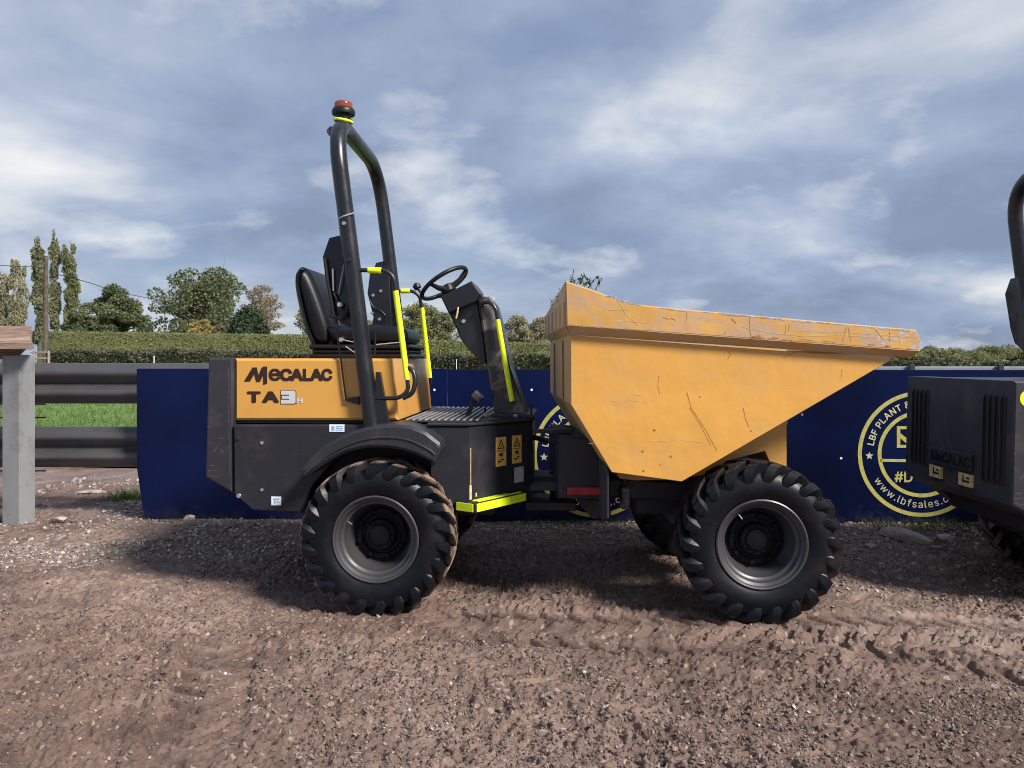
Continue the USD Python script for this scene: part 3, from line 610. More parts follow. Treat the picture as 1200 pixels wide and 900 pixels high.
    obj('release_cable', tube(smooth_path(F.path([(393.5, 372, .24), (395, 390, .235), (399, 418, .232), (402.5, 446, .23), (405.5, 467, .23)])), .0055, 6), M['plastic'], t)
    obj('cable_joint', tube(F.path([(393.5, 374, .24), (394.8, 391, .24)]), .009, 8), M['dark'], t)
    obj('linkage_bar', tube(F.path([(391, 343, .24), (398, 358, .24), (407, 372, .24)]), .008, 8), M['dark'], t)
    p = F.at(398.5, 357, .23); obj('linkage_bolt', disc((p[0], .228, p[1]), .016, .03), M['pale_grey'], t)
    obj('orange_wire', tube(smooth_path(F.path([(404, 372, .36), (410, 369, .36), (411, 378, .36), (406, 379, .36), (413, 384, .36)])), .004, 6), M['tape'], t)
    obj('cable_bracket', side(F.poly([(404.5, 466.5), (421, 464.5), (421, 474), (405, 469.5)], .235), .225, .25, .002), M['black'], t)
    obj('latch_rod', tube(F.path([(440, 390, .42), (439, 418, .42)]), .007, 8), M['plastic'], t)
    for q in ([(400, 398, .45), (430, 404, .45)], [(440, 404, .45), (470, 401, .45)], [(405, 406, .45), (417, 414, .45)]):
        obj('seat_wire', tube(F.path(q), .004, 6), M['pale_grey'], t)
    # hand rails
    hr = F.path([(416, 316.5, .20), (452, 317, .20), (461, 324, .20), (464, 344, .20), (477.5, 446, .19), (478.5, 458, .185), (468, 466.5, .18), (440, 467, .19)])
    h1 = obj('hand_rail', tube(bend(hr, .05), .0125, 12), M['black'], t, 40)
    obj('grip_sleeve', tube(F.path([(431.5, 316.7, .20), (447, 317, .20)]), .0175, 12), M['neon'], h1, 40)
    obj('grip_sleeve', tube(F.path([(463.6, 341, .20), (477.3, 445, .1902)]), .0175, 12), M['neon'], h1, 40)
    lp = F.path([(472, 466.6, .18), (484, 461, .18), (487, 446, .18), (484, 434, .19), (476, 430, .195)]); lp[:, 1] += .0
    obj('rail_loop', tube(bend(lp, .05), .0145, 12), M['black'], h1, 40)
    hf = F.path([(455, 341, W - .26), (484, 341, W - .30), (492, 347, W - .29), (494, 362, W - .28), (504, 444, W - .21), (505, 452, W - .20), (498, 458, W - .19), (488, 458.5, W - .27)])
    h2 = obj('hand_rail', tube(bend(hf, .05), .0125, 12), M['black'], t, 40)
    obj('grip_sleeve', tube(F.path([(470, 341, W - .305), (480.5, 341, W - .301)]), .0175, 12), M['neon'], h2, 40)
    obj('grip_sleeve', tube(F.path([(494.3, 360.5, W - .281), (503.8, 442.5, W - .211)]), .0175, 12), M['neon'], h2, 40)
    # beacon on the bar's top
    by_ = .50; bc = F.at(402.5, 138.5, by_); bx_, bz_ = bc[0], bc[1] - .022
    Zt = lambda prof: move(lathe(prof, 32, 'z'), (bx_, by_, bz_))
    be = obj('beacon', Zt([(.001, 0), (.055, 0), (.060, .006), (.046, .016), (.046, .036), (.070, .042), (.074, .060), (.066, .078), (.054, .084), (.001, .084)]), M['plastic'], t, 40)
    obj('beacon_lens', Zt([(.056, .078), (.058, .088), (.057, .112), (.051, .119), (.001, .121)]), M['lens'], be, 40)
    obj('hi_vis_band', tube([(bx_ + .054 * math.cos(a), by_ + .06 * math.sin(a), bz_ + .004 - .010 * math.cos(a + .6)) for a in np.linspace(0, 2 * np.pi, 33)], .009, 8), M['neon'], be, 40)
    obj('beacon_wire', tube(smooth_path(F.path([(388, 150, .42), (385, 154, .36), (388, 158, .30)])), .012, 8), M['plastic'], be)
    # --- seat
    sy0, sy1 = .62, 1.10
    def fat(P, y0, y1, b): return side(F.poly(P, (y0 + y1) / 2), y0, y1, b)
    st = thing('seat', loc=(0 if backrest else .14, 0, 0), parent=t)
    bk = smooth_path(np.array([(360.5, 336), (361, 326), (366, 319.5), (373, 321), (381, 335), (391, 362), (398, 388), (396, 402), (386, 404), (377, 396), (367, 370)], float), 4)
    if backrest: obj('backrest', fat([tuple(p) for p in bk[:-1]], sy0, sy1, .035), M['vinyl'], st, 50)
    sh = smooth_path(np.array([(360, 338), (360.3, 326), (366, 318), (371, 320), (364.5, 330), (366, 350), (374, 383), (382, 404), (376, 400), (366, 372)], float), 4)
    if backrest: obj('backrest_shell', fat([tuple(p) for p in sh[:-1]], sy0 - .008, sy1 + .008, .02), M['plastic'], st, 50)
    cu = smooth_path(np.array([(392, 385), (430, 382), (465, 383), (480, 386), (485.5, 393), (483, 402), (470, 405), (430, 404), (392, 404)], float), 4)
    obj('cushion', fat([tuple(p) for p in cu[:-1]], sy0 - .01, sy1 + .01, .035), M['vinyl'], st, 50)
    obj('seat_bracket', fat([(376, 374), (397, 374), (404, 405), (377, 405)], sy0 + .04, sy0 + .06, .004), M['dark'], st)
    obj('seat_bracket', fat([(376, 374), (397, 374), (404, 405), (377, 405)], sy1 - .06, sy1 - .04, .004), M['dark'], st)
    for k, v_ in enumerate((404.5, 409.7, 414.9)):
        q = 3 * (k % 2)
        obj('bellows_fold', fat([(377 + q, v_), (489 - q, v_), (490 - q, v_ + 2.6), (489 - q, v_ + 5.1), (377 + q, v_ + 5.1), (376 + q, v_ + 2.6)], sy0 - .02 + q * .004, sy1 + .02 - q * .004, .009), M['plastic'], st, 50)
    p = F.at(400, 398, .6); obj('recline_knob', disc((p[0], .60, p[1]), .016, .03), M['chrome'], st)
    # --- steering pedestal
    pd = [(563, 354), (570, 350), (577, 350.5), (582.5, 358), (590, 385), (600, 430), (611, 462), (623, 491), (583, 494), (579, 458), (574, 425), (569, 388)]
    py0, py1 = .66, 1.06
    pe = obj('pedestal', fat(pd, py0, py1, .012), M['worn_black'], t)
    obj('pedestal_base', plan([(F.at(577, 492, .7)[0], .58), (F.at(628, 492, .7)[0], .58), (F.at(628, 492, .7)[0], 1.14), (F.at(577, 492, .7)[0], 1.14)], zc + .004, zc + .03, .006), M['dark'], t)
    con = smooth_path(np.array([(530, 368), (537, 383), (546, 402), (560, 418), (573.5, 428)], float), 4)
    obj('column_shield', fat([tuple(p) for p in con] + [(569, 388), (563, 355), (545, 358)], .70, 1.02, .01), M['black'], t)
    obj('dash_box', fat([(522, 350.5), (557, 333), (567.5, 347.5), (563, 356), (531.5, 370)], .64, 1.08, .008), M['black'], t)
    p = F.at(543, 376.5, .69); obj('console_bolt', disc((p[0], .697, p[1]), .014, .012), M['chrome'], t)
    obj('ignition_lever', tube(F.path([(537, 360, .63), (536, 367, .62), (534.5, 373, .62)]), .006, 6), M['tape'], t)
    obj('dash_top_rubble', cat([disc((F.at(567 + 4 * k, 348 - 1.5 * k, .7)[0], .7 + .05 * k, F.at(567, 349, .7)[1]), .02, .03, 'z', 7) for k in range(3)]), M['pale_grey'], t, 20)
    ch = F.path([(563.5, 360, .655), (565.5, 354.5, .64), (574, 354, .63), (581, 361, .625), (583.5, 376, .62), (600.5, 474, .60)])
    h3 = obj('hand_rail', tube(bend(ch, .04), .0125, 12), M['black'], t, 40)
    obj('grip_sleeve', tube(F.path([(583.0, 374.5, .618), (600, 470, .598)]), .0165, 12), M['neon'], h3, 40)
    # steering wheel
    yw = .86; c = F.at(520.5, 332, yw); C = np.array([c[0], yw, c[1]])
    a_ = F.at(495, 350, yw); b_ = F.at(547, 314.5, yw); e1 = np.array([b_[0] - a_[0], 0, b_[1] - a_[1]]); R = np.linalg.norm(e1) / 2 - .008; e1 /= np.linalg.norm(e1)
    nrm = np.array([-e1[2], .17, e1[0]]); nrm /= np.linalg.norm(nrm); e2 = np.cross(nrm, e1)
    sw = thing('steering_wheel', parent=t)
    cir = np.array([C + R * (math.cos(a) * e1 + math.sin(a) * e2) for a in np.linspace(0, 2 * np.pi, 49)])
    obj('wheel_grip', tube(cir, .0145, 12, False), M['plastic'], sw, 40)
    hubc = C - nrm * .05
    obj('wheel_hub', tube([C - nrm * .20, C - nrm * .085, C - nrm * .075, C - nrm * .03, C - nrm * .02], [.030, .030, .048, .048, .03], 14), M['plastic'], sw, 40)
    for a in (0.15, 2.2, 4.3):
        d_ = math.cos(a) * e1 + math.sin(a) * e2
        obj('spoke', tube([hubc + d_ * .03, hubc + d_ * .10 + nrm * .012, C + d_ * R], [.022, .018, .012], 8), M['plastic'], sw, 40)
    k_ = C + R * (math.cos(2.75) * e1 - math.sin(2.75) * e2)
    obj('spinner_knob', tube([k_, k_ + nrm * .045, k_ + nrm * .05, k_ + nrm * .075, k_ + nrm * .088], [.008, .010, .024, .026, .014], 12), M['plastic'], sw, 40)
    # pedals and lever on the deck
    pdl = obj('pedal_arm', fat([(541, 495), (546, 495), (561, 465), (556, 462)], .62, .66, .003), M['dark'], t)
    obj('pedal_pad', fat([(553, 463), (558, 457.5), (567, 466), (563, 473)], .57, .70, .006), M['worn_black'], t)
    obj('gear_lever', tube(F.path([(568, 494, .9), (568.5, 478, .9)]), .007, 8), M['plastic'], t)
    obj('indicator_stalk', tube(F.path([(622.5, 491, .62), (622.5, 473, .62)]), .007, 8), M['dark'], t)
    obj('deck_rubbish', cat([disc((F.at(572 + 4.2 * k, 489, .75)[0], .6 + .07 * (k % 4), zc + .02), .012 + .006 * (k % 3), .02, 'z', 6) for k in range(9)]), M['pale_grey'], t, 20)
    # axle, articulation
    obj('axle', tube([(0, .30, .425), (0, .5, .425), (0, YC - .15, .425), (0, YC - .1, .425), (0, YC + .1, .425), (0, YC + .15, .425), (0, W - .5, .425), (0, W - .30, .425)], [.09, .075, .08, .15, .15, .08, .075, .09], 16), M['dark'], t, 40)
    xp = F.at(650, 540, YC)[0]
    obj('pivot_pin', move(lathe([(.001, 0), (.05, 0), (.05, .26), (.001, .26)], 20, 'z'), (xp + .02, YC, .44)), M['dark'], t, 40)
    obj('pivot_bracket', cat([box(xc - .05, xp + .14, YC - .16, YC + .16, .46, .52, .008), box(xc - .05, xp + .14, YC - .16, YC + .16, .64, .68, .008)]), M['dark'], t)
    obj('pivot_guard', cat([box(xc - .012, xc + .17, .47, .62, F.at(620, 574, .5)[1], F.at(620, 568, .5)[1], .003)]), M['dark'], t)
    obj('hose', tube(smooth_path(np.array([(xc, .75, .93), (xp, .70, .90), (xp + .1, .72, .84), (xp + .2, .75, .86)])), .017, 10), M['plastic'], t, 40)
    obj('hose', tube(smooth_path(np.array([(xc, .82, .66), (xp, .76, .60), (xp + .12, .78, .62), (xp + .25, .8, .64)])), .017, 10), M['plastic'], t, 40)
    return dict(xc=xc, zc=zc)

def build_front(t, rubber):
    """front chassis, skip and front wheels, in the front frame"""
    F = FF0
    obj('hydraulic_tank', side(F.poly([(657, 511), (716, 515), (716, 586), (655, 584), (655, 520)], .42), .42, 1.30, .012), M['grey'], t)
    obj('tank_shelf', side(F.poly([(625, 504), (672, 503), (672, 508), (625, 508)], .55), .55, .63, .004), M['dark'], t)
    obj('red_rail', side(F.poly([(665, 571), (706, 571.5), (706, 580.5), (665, 580)], .395), .395, .43, .004), M['red'], t)
    obj('front_chassis', cat([side(F.poly([(690, 578), (730, 585), (905, 590), (905, 556), (890, 552), (800, 566), (720, 560)], .5), .5, W - .5, .01), side(F.poly([(745, 560), (880, 560), (880, 605), (745, 603)], .55), .55, W - .55, .01)]), M['dark'], t)
    obj('guard_plate', side(F.poly([(674, 584), (716, 586), (716, 606), (692, 606)], .6), .6, .66, .004), M['dark'], t)
    mx = F.at(712.5, 560, .08)[0]; z0, z1 = F.at(712, 618, .08)[1], F.at(712, 551, .08)[1]
    mf = prism3([(.08, z1 - .01), (.12, z1 + .03), (.50, z1 + .03), (.50, z0 + .04), (.30, z0 - .01), (.08, z0 + .05)], mx - .006, mx + .006, .002)
    v = mf.vertices; mf = TM(np.column_stack([v[:, 2], v[:, 0], v[:, 1]]), mf.faces)
    obj('mud_flap', mf, M['grey_light'], t); obj('mud_flap', mirror_y(mf), M['grey_light'], t)
    c = F.at(732, 560, .45); obj('tip_ram', move(lathe([(.001, 0), (.025, 0), (.025, .06), (.025, .10), (.001, .10)], 16, 'z'), (c[0], .45, c[1] - .03)), M['dark'], t, 40)
    c = F.at(732, 596, .45); obj('ram_barrel', box(c[0] - .026, c[0] + .026, .42, .48, c[1], c[1] + .13, .008), M['worn_black'], t)
    obj('axle', tube([(0, .30, .43), (0, .5, .43), (0, YC - .15, .43), (0, YC - .1, .43), (0, YC + .1, .43), (0, YC + .15, .43), (0, W - .5, .43), (0, W - .30, .43)], [.09, .075, .08, .15, .15, .08, .075, .09], 16), M['dark'], t, 40)
    # ---- skip
    bk = thing('skip', parent=t)
    sY, rY = .06, 0.0
    sp = F.poly([(668.5, 392.5), (669, 474), (717, 553.5), (799, 564.5), (1046, 421)], sY)
    plate = side(sp, sY, sY + .010, .003)
    s1 = obj('side_plate', plate, M['yellow'], bk); obj('side_plate', mirror_y(plate), M['yellow'], bk)
    def sheet(A, B, th=.010):
        A, B = np.array(A), np.array(B); d = (B - A) / np.linalg.norm(B - A); nr = np.array([-d[1], d[0]]) * th
        return side([A, B, B + nr, A + nr], sY + .012, W - sY - .012, .001)
    tip = sp[4] + (sp[4] - sp[3]) / np.linalg.norm(sp[4] - sp[3]) * .10
    rp = obj('rear_plate', sheet(sp[0], sp[1]), M['yellow_rear'], bk)
    obj('rear_slope_plate', sheet(sp[1], sp[2]), M['yellow_rear'], bk); obj('bottom_plate', sheet(sp[2], sp[3]), M['yellow_rear'], bk); obj('front_slope_plate', sheet(sp[3], tip), M['yellow_rear'], bk)
    for y in (.50, 1.16):
        obj('rear_stiffener', side([sp[0] + (-.004, -.02), sp[1] + (-.004, .0), sp[1] + (-.012, .01), sp[0] + (-.012, -.02)], y, y + .06, .004), M['yellow_rear'], bk)
    # rim band
    band = F.poly([(662.5, 329), (700, 341.5), (722, 350.5), (745, 356.5), (780, 360.5), (1074, 386.5), (1079.5, 399), (1078, 411.5), (664, 381.5)], rY)
    bm = side(band, rY, rY + .022, .006)
    r1 = obj('rim_band', bm, M['yellow_rim'], bk); fb_ = mirror_y(bm); v = fb_.vertices.copy(); k_ = np.clip((band[2, 0] + .1 - v[:, 0]) / .3, 0, 1); v[:, 2] -= k_ * (v[:, 2] > band[0, 1] - .12) * .085
    obj('rim_band', TM(v, fb_.faces), M['yellow_rim'], bk)
    bl0, bl1 = band[8], band[7]
    # sloping strip between band and side plate
    top_in = sp[0], np.array([F.at(1068, 419, sY)[0], F.at(1068, 419, sY)[1]])
    A = np.array([(bl0[0], rY, bl0[1]), (bl1[0], rY, bl1[1]), (top_in[1][0], sY, top_in[1][1]), (top_in[0][0], sY, top_in[0][1])])
    off = np.array([0, .012, .012]); v = np.vstack([A, A + off])
    strip = TM(v, [(0, 1, 2), (0, 2, 3), (4, 6, 5), (4, 7, 6), (0, 4, 5), (0, 5, 1), (1, 5, 6), (1, 6, 2), (2, 6, 7), (2, 7, 3), (3, 7, 4), (3, 4, 0)])
    obj('rim_flare', strip, M['yellow_rear'], bk, False); obj('rim_flare', mirror_y(strip), M['yellow_rear'], bk, False)
    # rear band, slightly swaged panels
    rb0, rb1 = band[0], band[8]
    rbm = side([(rb0[0], rb1[1]), (rb0[0] + .02, rb1[1]), (rb0[0] + .02, rb0[1] - .004), (rb0[0], rb0[1] - .004)], rY + .024, W - rY - .024, .004)
    v = rbm.vertices.copy(); v[:, 2] -= (v[:, 2] > (rb0[1] + rb1[1]) / 2) * np.clip((v[:, 1] - .2) / 1.3, 0, 1) * .09; rbm = TM(v, rbm.faces)
    rr = obj('rear_rim_band', rbm, M['yellow_rear'], bk)
    for y in (.05, .32, .62, .95, 1.3, 1.6):
        obj('rim_rib', box(rb0[0] - .006, rb0[0] + .004, y, y + .05, rb1[1] + .01, rb0[1] - .11, .003), M['yellow_rear'], rr)
    A = np.array([(rb0[0], rY + .024, rb1[1]), (sp[0][0], sY, sp[0][1]), (sp[0][0], W - sY, sp[0][1]), (rb0[0], W - rY - .024, rb1[1])]); v = np.vstack([A, A + (.012, 0, .012)])
    obj('rear_rim_flare', TM(v, [(0, 2, 1), (0, 3, 2), (4, 5, 6), (4, 6, 7), (0, 1, 5), (0, 5, 4), (1, 2, 6), (1, 6, 5), (2, 3, 7), (2, 7, 6), (3, 0, 4), (3, 4, 7)]), M['yellow_rear'], bk, False)
    # front lip
    obj('front_lip', side([tuple(band[7] + (-.05, .0)), tuple(band[7] + (-.004, 0.004)), tuple(band[6] + (-.004, 0)), tuple(band[6] + (-.03, .03)), tuple(band[7] + (-.09, .02))], rY + .023, W - rY - .023, .004), M['yellow_rim'], bk)
    # worn paint and scuffs with shapes of their own
    def mark(L, y, wd, thick=.0012):
        P = F.poly(L, y); ms = []
        for a, b in zip(P[:-1], P[1:]):
            d = (b - a) / max(np.linalg.norm(b - a), 1e-6); n_ = np.array([-d[1], d[0]]) * wd * .22
            ms.append(side([a - n_ - d * wd * .3, b - n_ * .7 + d * wd * .3, b + n_ * .7 + d * wd * .3, a + n_ - d * wd * .3], y - thick, y + .001, 0))
        return cat(ms)
    obj('dark_scratch', cat([mark(L, sY, w) for L, w in (([(772, 441), (771, 452), (773, 461)], .005), ([(805, 460), (810, 478), (826, 502), (840, 528)], .006), ([(808, 478), (822, 500), (833, 522)], .004), ([(871, 478), (874, 492), (878, 501)], .005), ([(918, 419), (930, 413), (944, 411)], .007), ([(853, 412), (856, 415), (853, 421)], .006), ([(987, 433), (986, 442)], .006))]), M['scuff'], s1, False)
    obj('pale_scratch', cat([mark(L, sY, w) for L, w in (([(738, 462), (752, 463)], .005), ([(737, 469), (755, 471), (765, 468)], .005), ([(706, 469), (724, 470)], .0035), ([(760, 517), (800, 516), (828, 519)], .003), ([(690, 520), (697, 519)], .003))]), M['tape'], s1, False)
    obj('rust_spot', cat([disc((F.at(u, v, sY)[0], sY, F.at(u, v, sY)[1]), r_, .002, n=9) for u, v, r_ in ((767, 504, .008), (753, 529, .009), (786, 535, .008), (754, 552, .006), (774, 545, .005), (940, 486, .006), (880, 505, .006), (820, 465, .005))]), M['scuff'], s1, 20)
    obj('dark_scratch', cat([mark(L, rY, w) for L, w in (([(879, 371), (878, 385), (881, 396)], .005), ([(992, 384), (987, 400)], .005), ([(994, 384), (997, 400)], .005), ([(1026, 387), (1035, 397)], .006), ([(777, 372), (784, 374)], .008), ([(787, 373), (791, 375)], .01), ([(849, 392), (850, 388)], .006), ([(921, 381), (920, 392)], .006), ([(1042, 386), (1043, 400)], .003), ([(805, 366), (804, 378)], .003), ([(925, 381), (924, 387)], .007), ([(858, 374), (862, 378)], .014))]), M['scuff'], r1, False)
    obj('pale_scratch', cat([mark(L, rY, w) for L, w in (([(724, 352), (733, 368), (748, 381)], .006), ([(733, 376), (760, 379)], .005), ([(713, 363), (738, 364)], .004), ([(870, 383), (900, 390), (940, 394), (990, 393), (1030, 396)], .004), ([(930, 388), (1000, 390), (1075, 396)], .003), ([(665, 381), (760, 387.5)], .004))]), M['tape'], r1, False)
    edge = []
    r_ = np.random.default_rng(5)
    for k in range(60):
        u = r_.uniform(705, 1074); vv = np.interp(u, [700, 745, 780, 1074], [342, 357, 361, 387]); l = r_.uniform(3, 14)
        edge.append(mark([(u, vv + r_.uniform(.3, 2)), (min(u + l, 1075), vv + l * .085 + r_.uniform(.3, 2.2))], rY, r_.uniform(.004, .013)))
    tag(obj('worn_edge', cat(edge), M['pale_grey'], r1, False), kind='stuff')
    fl = []
    for k in range(46):
        u = r_.uniform(1028, 1074) if k < 26 else r_.uniform(880, 1070); lo = np.interp(u, [664, 1078], [381.5, 411.5]); hi = np.interp(u, [780, 1074], [361, 386.5])
        v_ = r_.uniform(hi + 2, lo - 2) if k < 26 else lo - r_.uniform(1.5, 4); a_ = r_.uniform(1.2, 4.5) * (1 if k < 26 else 1.6); b_ = r_.uniform(.8, 2.6) * (1 if k < 26 else .5)
        th = np.linspace(0, 2 * np.pi, 10, endpoint=False) + r_.uniform(-.2, .2, 10); rr_ = r_.uniform(.55, 1.1, 10)
        fl.append(side(F.poly([(min(u + a_ * c * q, 1076.5), min(v_ + b_ * s_ * q, lo - .6)) for c, s_, q in zip(np.cos(th), np.sin(th), rr_)], rY), rY - .0008, rY + .001, 0))
    tag(obj('paint_chip', cat(fl[:26]), M['pale_grey'], r1, False), kind='stuff'); tag(obj('rust_chip', cat(fl[26:]), M['scuff'], r1, False), kind='stuff')
    # support bracket under the skip
    br = F.poly([(796, 560), (925, 486), (921.5, 500), (921.5, 547), (904, 547), (896, 528.5), (862, 537), (830, 556)], .46)
    b1 = side(br, .455, .475, .003); obj('skip_bracket', b1, M['yellow'], bk); obj('skip_bracket', mirror_y(b1), M['yellow'], bk)
    obj('bracket_plate', side(F.poly([(896, 528.5), (919, 520), (919, 546), (904, 546)], .475), .476, W - .476, .002), M['yellow_rear'], bk)
    obj('skip_subframe', side(F.poly([(722, 554), (790, 561), (780, 562.5), (745, 563), (726, 561)], .30), .30, W - .30, .003), M['yellow_rear'], bk)

# the front half is posed inside the dumper by moving its meshes, so that thing > part > sub-part holds
_obj, _thing = obj, thing
def with_offset(offset, rot):
    c, s = math.cos(rot), math.sin(rot)
    def put(m):
        v = np.asarray(m.vertices); return TM(np.column_stack([c * v[:, 0] - s * v[:, 1] + offset[0], s * v[:, 0] + c * v[:, 1] + offset[1], v[:, 2]]), m.faces)
    return put

def make_dumper(label, dx, dy, dz, rot, hoodm, letters, rear_plate):
    global obj
    t = thing('dumper', label, 'dumper', (FR0.o[0] + dx, FR0.o[1] + dy, dz), FR0.a + rot, group=None)
    build_rear(t, hoodm, letters, rear_plate, letters)
    rel = FF0.o - FR0.o; ca, sa = math.cos(-FR0.a), math.sin(-FR0.a)
    off = (ca * rel[0] - sa * rel[1], sa * rel[0] + ca * rel[1]); rr = FF0.a - FR0.a
    put = with_offset(off, rr)
    obj = lambda name, mesh, m, parent=None, smooth=30, label=None: _obj(name, put(mesh), m, parent, smooth, label)
    build_front(t, M['tyre'])
    obj = _obj
    r1, r2 = (M['tyre_muddy'], M['tyre'])
    wheel(t, 0, 0, .424, False, .1, r1); wheel(t, 0, W, .424, True, .4, r1)
    for y, fl, a in ((0, False, .55), (W, True, .2)):
        p = (off[0] - math.sin(rr) * y, off[1] + math.cos(rr) * y)
        wheel(t, p[0], p[1], .428, fl, a, r2)
    return t

make_dumper('yellow dumper with a big yellow skip, amber beacon and neon hand grips', 0, 0, 0, 0, M['hood'], True, False)
# the second one stands further right: its rear near corner is at (2.87, 4.40)
rx = FR0.at(243, 440, .22)[0]
a2 = -0.034; c2, s2 = math.cos(a2), math.sin(a2)
o2 = np.array([2.87, 4.40]) - np.array([c2 * rx - s2 * .22, s2 * rx + c2 * .22])
make_dumper('dark grey dumper cut off by the right edge, louvred rear panel towards the camera', o2[0] - FR0.o[0], o2[1] - FR0.o[1], -.135, a2 - FR0.a, M['grey'], False, True)

# weeds lying in the skip's rear corner
def sprig(n, cx, cy, cz, spread, seed, size=.03):
    r = np.random.default_rng(seed); v, f = [], []
    stems = []
    for k in range(n):
        b = np.array([cx + r.uniform(-1, 1) * spread[0], cy + r.uniform(-1, 1) * spread[1], cz]); tip = b + np.array([r.normal(0, .03), r.normal(0, .03), r.uniform(.05, .12)])
        stems.append(tube([b, (b + tip) / 2 + r.normal(0, .006, 3), tip], .002, 5))
        for j in range(7):
            q = b + (tip - b) * r.uniform(.3, 1); a = r.normal(0, 1, 3); a /= np.linalg.norm(a); w = np.cross(a, r.normal(0, 1, 3)); w /= np.linalg.norm(w); s = size * r.uniform(.5, 1)
            i = len(v); v += [q, q + a * s * .5 + w * s * .28, q + a * s, q + a * s * .5 - w * s * .28]; f += [(i, i + 1, i + 2), (i, i + 2, i + 3)]
    return cat(stems), TM(v, f)
p0 = FF0.at(668, 335, .3)
wx, wy = FF0.o[0] + p0[0] * math.cos(FF0.a) - .3 * math.sin(FF0.a), FF0.o[1] + .35
w = thing('weeds', 'small leafy weeds poking up behind the rear rim of the yellow skip', 'weeds')
st_, lf_ = sprig(46, wx - .01, wy + .55, 1.74, (.02, .55), 8)
st2, lf2 = sprig(10, wx + .05, wy - .2, 1.82, (.09, .03), 9)
lf_.apply_translation((0, 0, .03))
obj('stem', cat([st_, st2]), M['weed'], w, False); obj('leaves', cat([lf_, lf2]), M['weed'], w, False)

# ------------------------------------------------------------------ hoarding with roundels
BA = -0.036
FB = Frame(-3.345, 6.85, 0, BA)
M['navy'] = paint('navy_board', (0.0016, 0.0048, 0.030), 0.40, (0.010, 0.014, 0.034), 0.30, 0.12, 0.03, spec=0.16, dscale=1.6, lo=0.5, hi=0.8)
def splashed(name, col, mud, z1, rough, spec):
    return mat(name, {'g': ('geometry', {}), 's': ('separate_xyz', {}), 'mr': ('map_range', {'from_min': 0.0, 'from_max': z1, 'to_min': 0.62, 'to_max': 0.30, 'clamp': True}), 'n': ('noise_texture', {'scale': 7.0, 'detail': 12.0, 'roughness': 0.78}),
        'sub': ('math', {'math_type': 'subtract'}), 'ga': ('math', {'math_type': 'multiply', 'value2': 4.0, 'use_clamp': True}), 'am': ('math', {'math_type': 'multiply', 'value2': 0.5}),
        'nv': ('noise_texture', {'scale': 1.3, 'detail': 6.0}), 'rv': ('rgb_ramp', {'ramp': [(0.35, tuple(np.array(col) * .75)), (0.65, tuple(np.array(col) * 1.5))]}), 'mx': ('mix_color', {'b': mud}),
        'nw': ('noise_texture', {'scale': 1.6, 'detail': 2.0}), 'b': ('bump', {'strength': 0.25, 'distance': 0.03}), 'rg': ('map_range', {'from_min': 0.0, 'from_max': 0.5, 'to_min': rough, 'to_max': 0.8}), 'p': ('principled_bsdf', {'specular_ior_level': spec})},
        [('g.position', 's.vector'), ('s.z', 'mr.value'), ('g.position', 'n.vector'), ('mr.result', 'sub.value1'), ('n.fac', 'sub.value2'), ('sub.value', 'ga.value1'), ('ga.value', 'am.value1'), ('g.position', 'nv.vector'), ('nv.fac', 'rv.fac'), ('rv.color', 'mx.a'), ('am.value', 'mx.fac'), ('mx.result', 'p.base_color'),
         ('g.position', 'nw.vector'), ('nw.fac', 'b.height'), ('b.normal', 'p.normal'), ('am.value', 'rg.value'), ('rg.result', 'p.roughness')], 'p.BSDF')
M['navy'] = splashed('splashed_navy_board', (0.0018, 0.0055, 0.034), (0.030, 0.024, 0.026), 0.34, 0.36, 0.18)
M['gold'] = plain('yellow_green_print', (0.40, 0.375, 0.10), 0.5, noise=0.18, scale=25)
M['cream'] = plain('cream_print', (0.50, 0.48, 0.30), 0.5, noise=0.12, scale=25)
hb = thing('hoarding', 'long navy blue hoarding with round yellow emblems behind the dumpers', 'hoarding', tuple(FB.o), BA)
zT, zB = 1.354, .02
seam = [0, FB.at(524, 450, 0)[0], FB.at(524, 450, 0)[0] + 2.86, FB.at(524, 450, 0)[0] + 5.72, FB.at(524, 450, 0)[0] + 8.58]
panels = []
for k in range(4):
    x0, x1 = seam[k] + (.0015 if k else 0), seam[k + 1] - .0015
    zt = zT - .004 * k
    if k == 0: P = [(x0, zt), (x1, zt), (x1, zB), (x0 + .075, zB), (x0 + .055, .10), (x0 + .002, .475)]
    else: P = [(x0, zt), (x1, zt), (x1, zB - .02), (x0, zB - .02)]
    panels.append(obj('board_panel', side(P, 0, .018, .002), M['navy'], hb))
for k, x in enumerate(seam[:-1]):
    obj('board_post', box(x + .1, x + .2, .020, .12, 0, 1.28, .004), M['dark'], hb)
for pi, L in ((1, [(509, 457), (623, 457), (509, 594)]), (2, [(985.5, 537)])):
    for u, v in L:
        p = FB.at(u, v, 0); obj('screw_cap', disc((p[0], 0, p[1]), .011, .008), M['white'], panels[pi])
def ring(cx, cz, r0, r1, y, n=96, a0=0.0, a1=2 * np.pi):
    a = np.linspace(a0, a1, n); v = []
    for t in a:
        for r in (r0, r1):
            for yy in (y, y - .002): v.append((cx + r * math.cos(t), yy, cz + r * math.sin(t)))
    f = []
    for i in range(n - 1):
        b = 4 * i
        f += [(b + 1, b + 3, b + 7), (b + 1, b + 7, b + 5), (b + 2, b, b + 6), (b, b + 4, b + 6), (b, b + 1, b + 5), (b, b + 5, b + 4), (b + 3, b + 2, b + 6), (b + 3, b + 6, b + 7)]
    return TM(v, f)
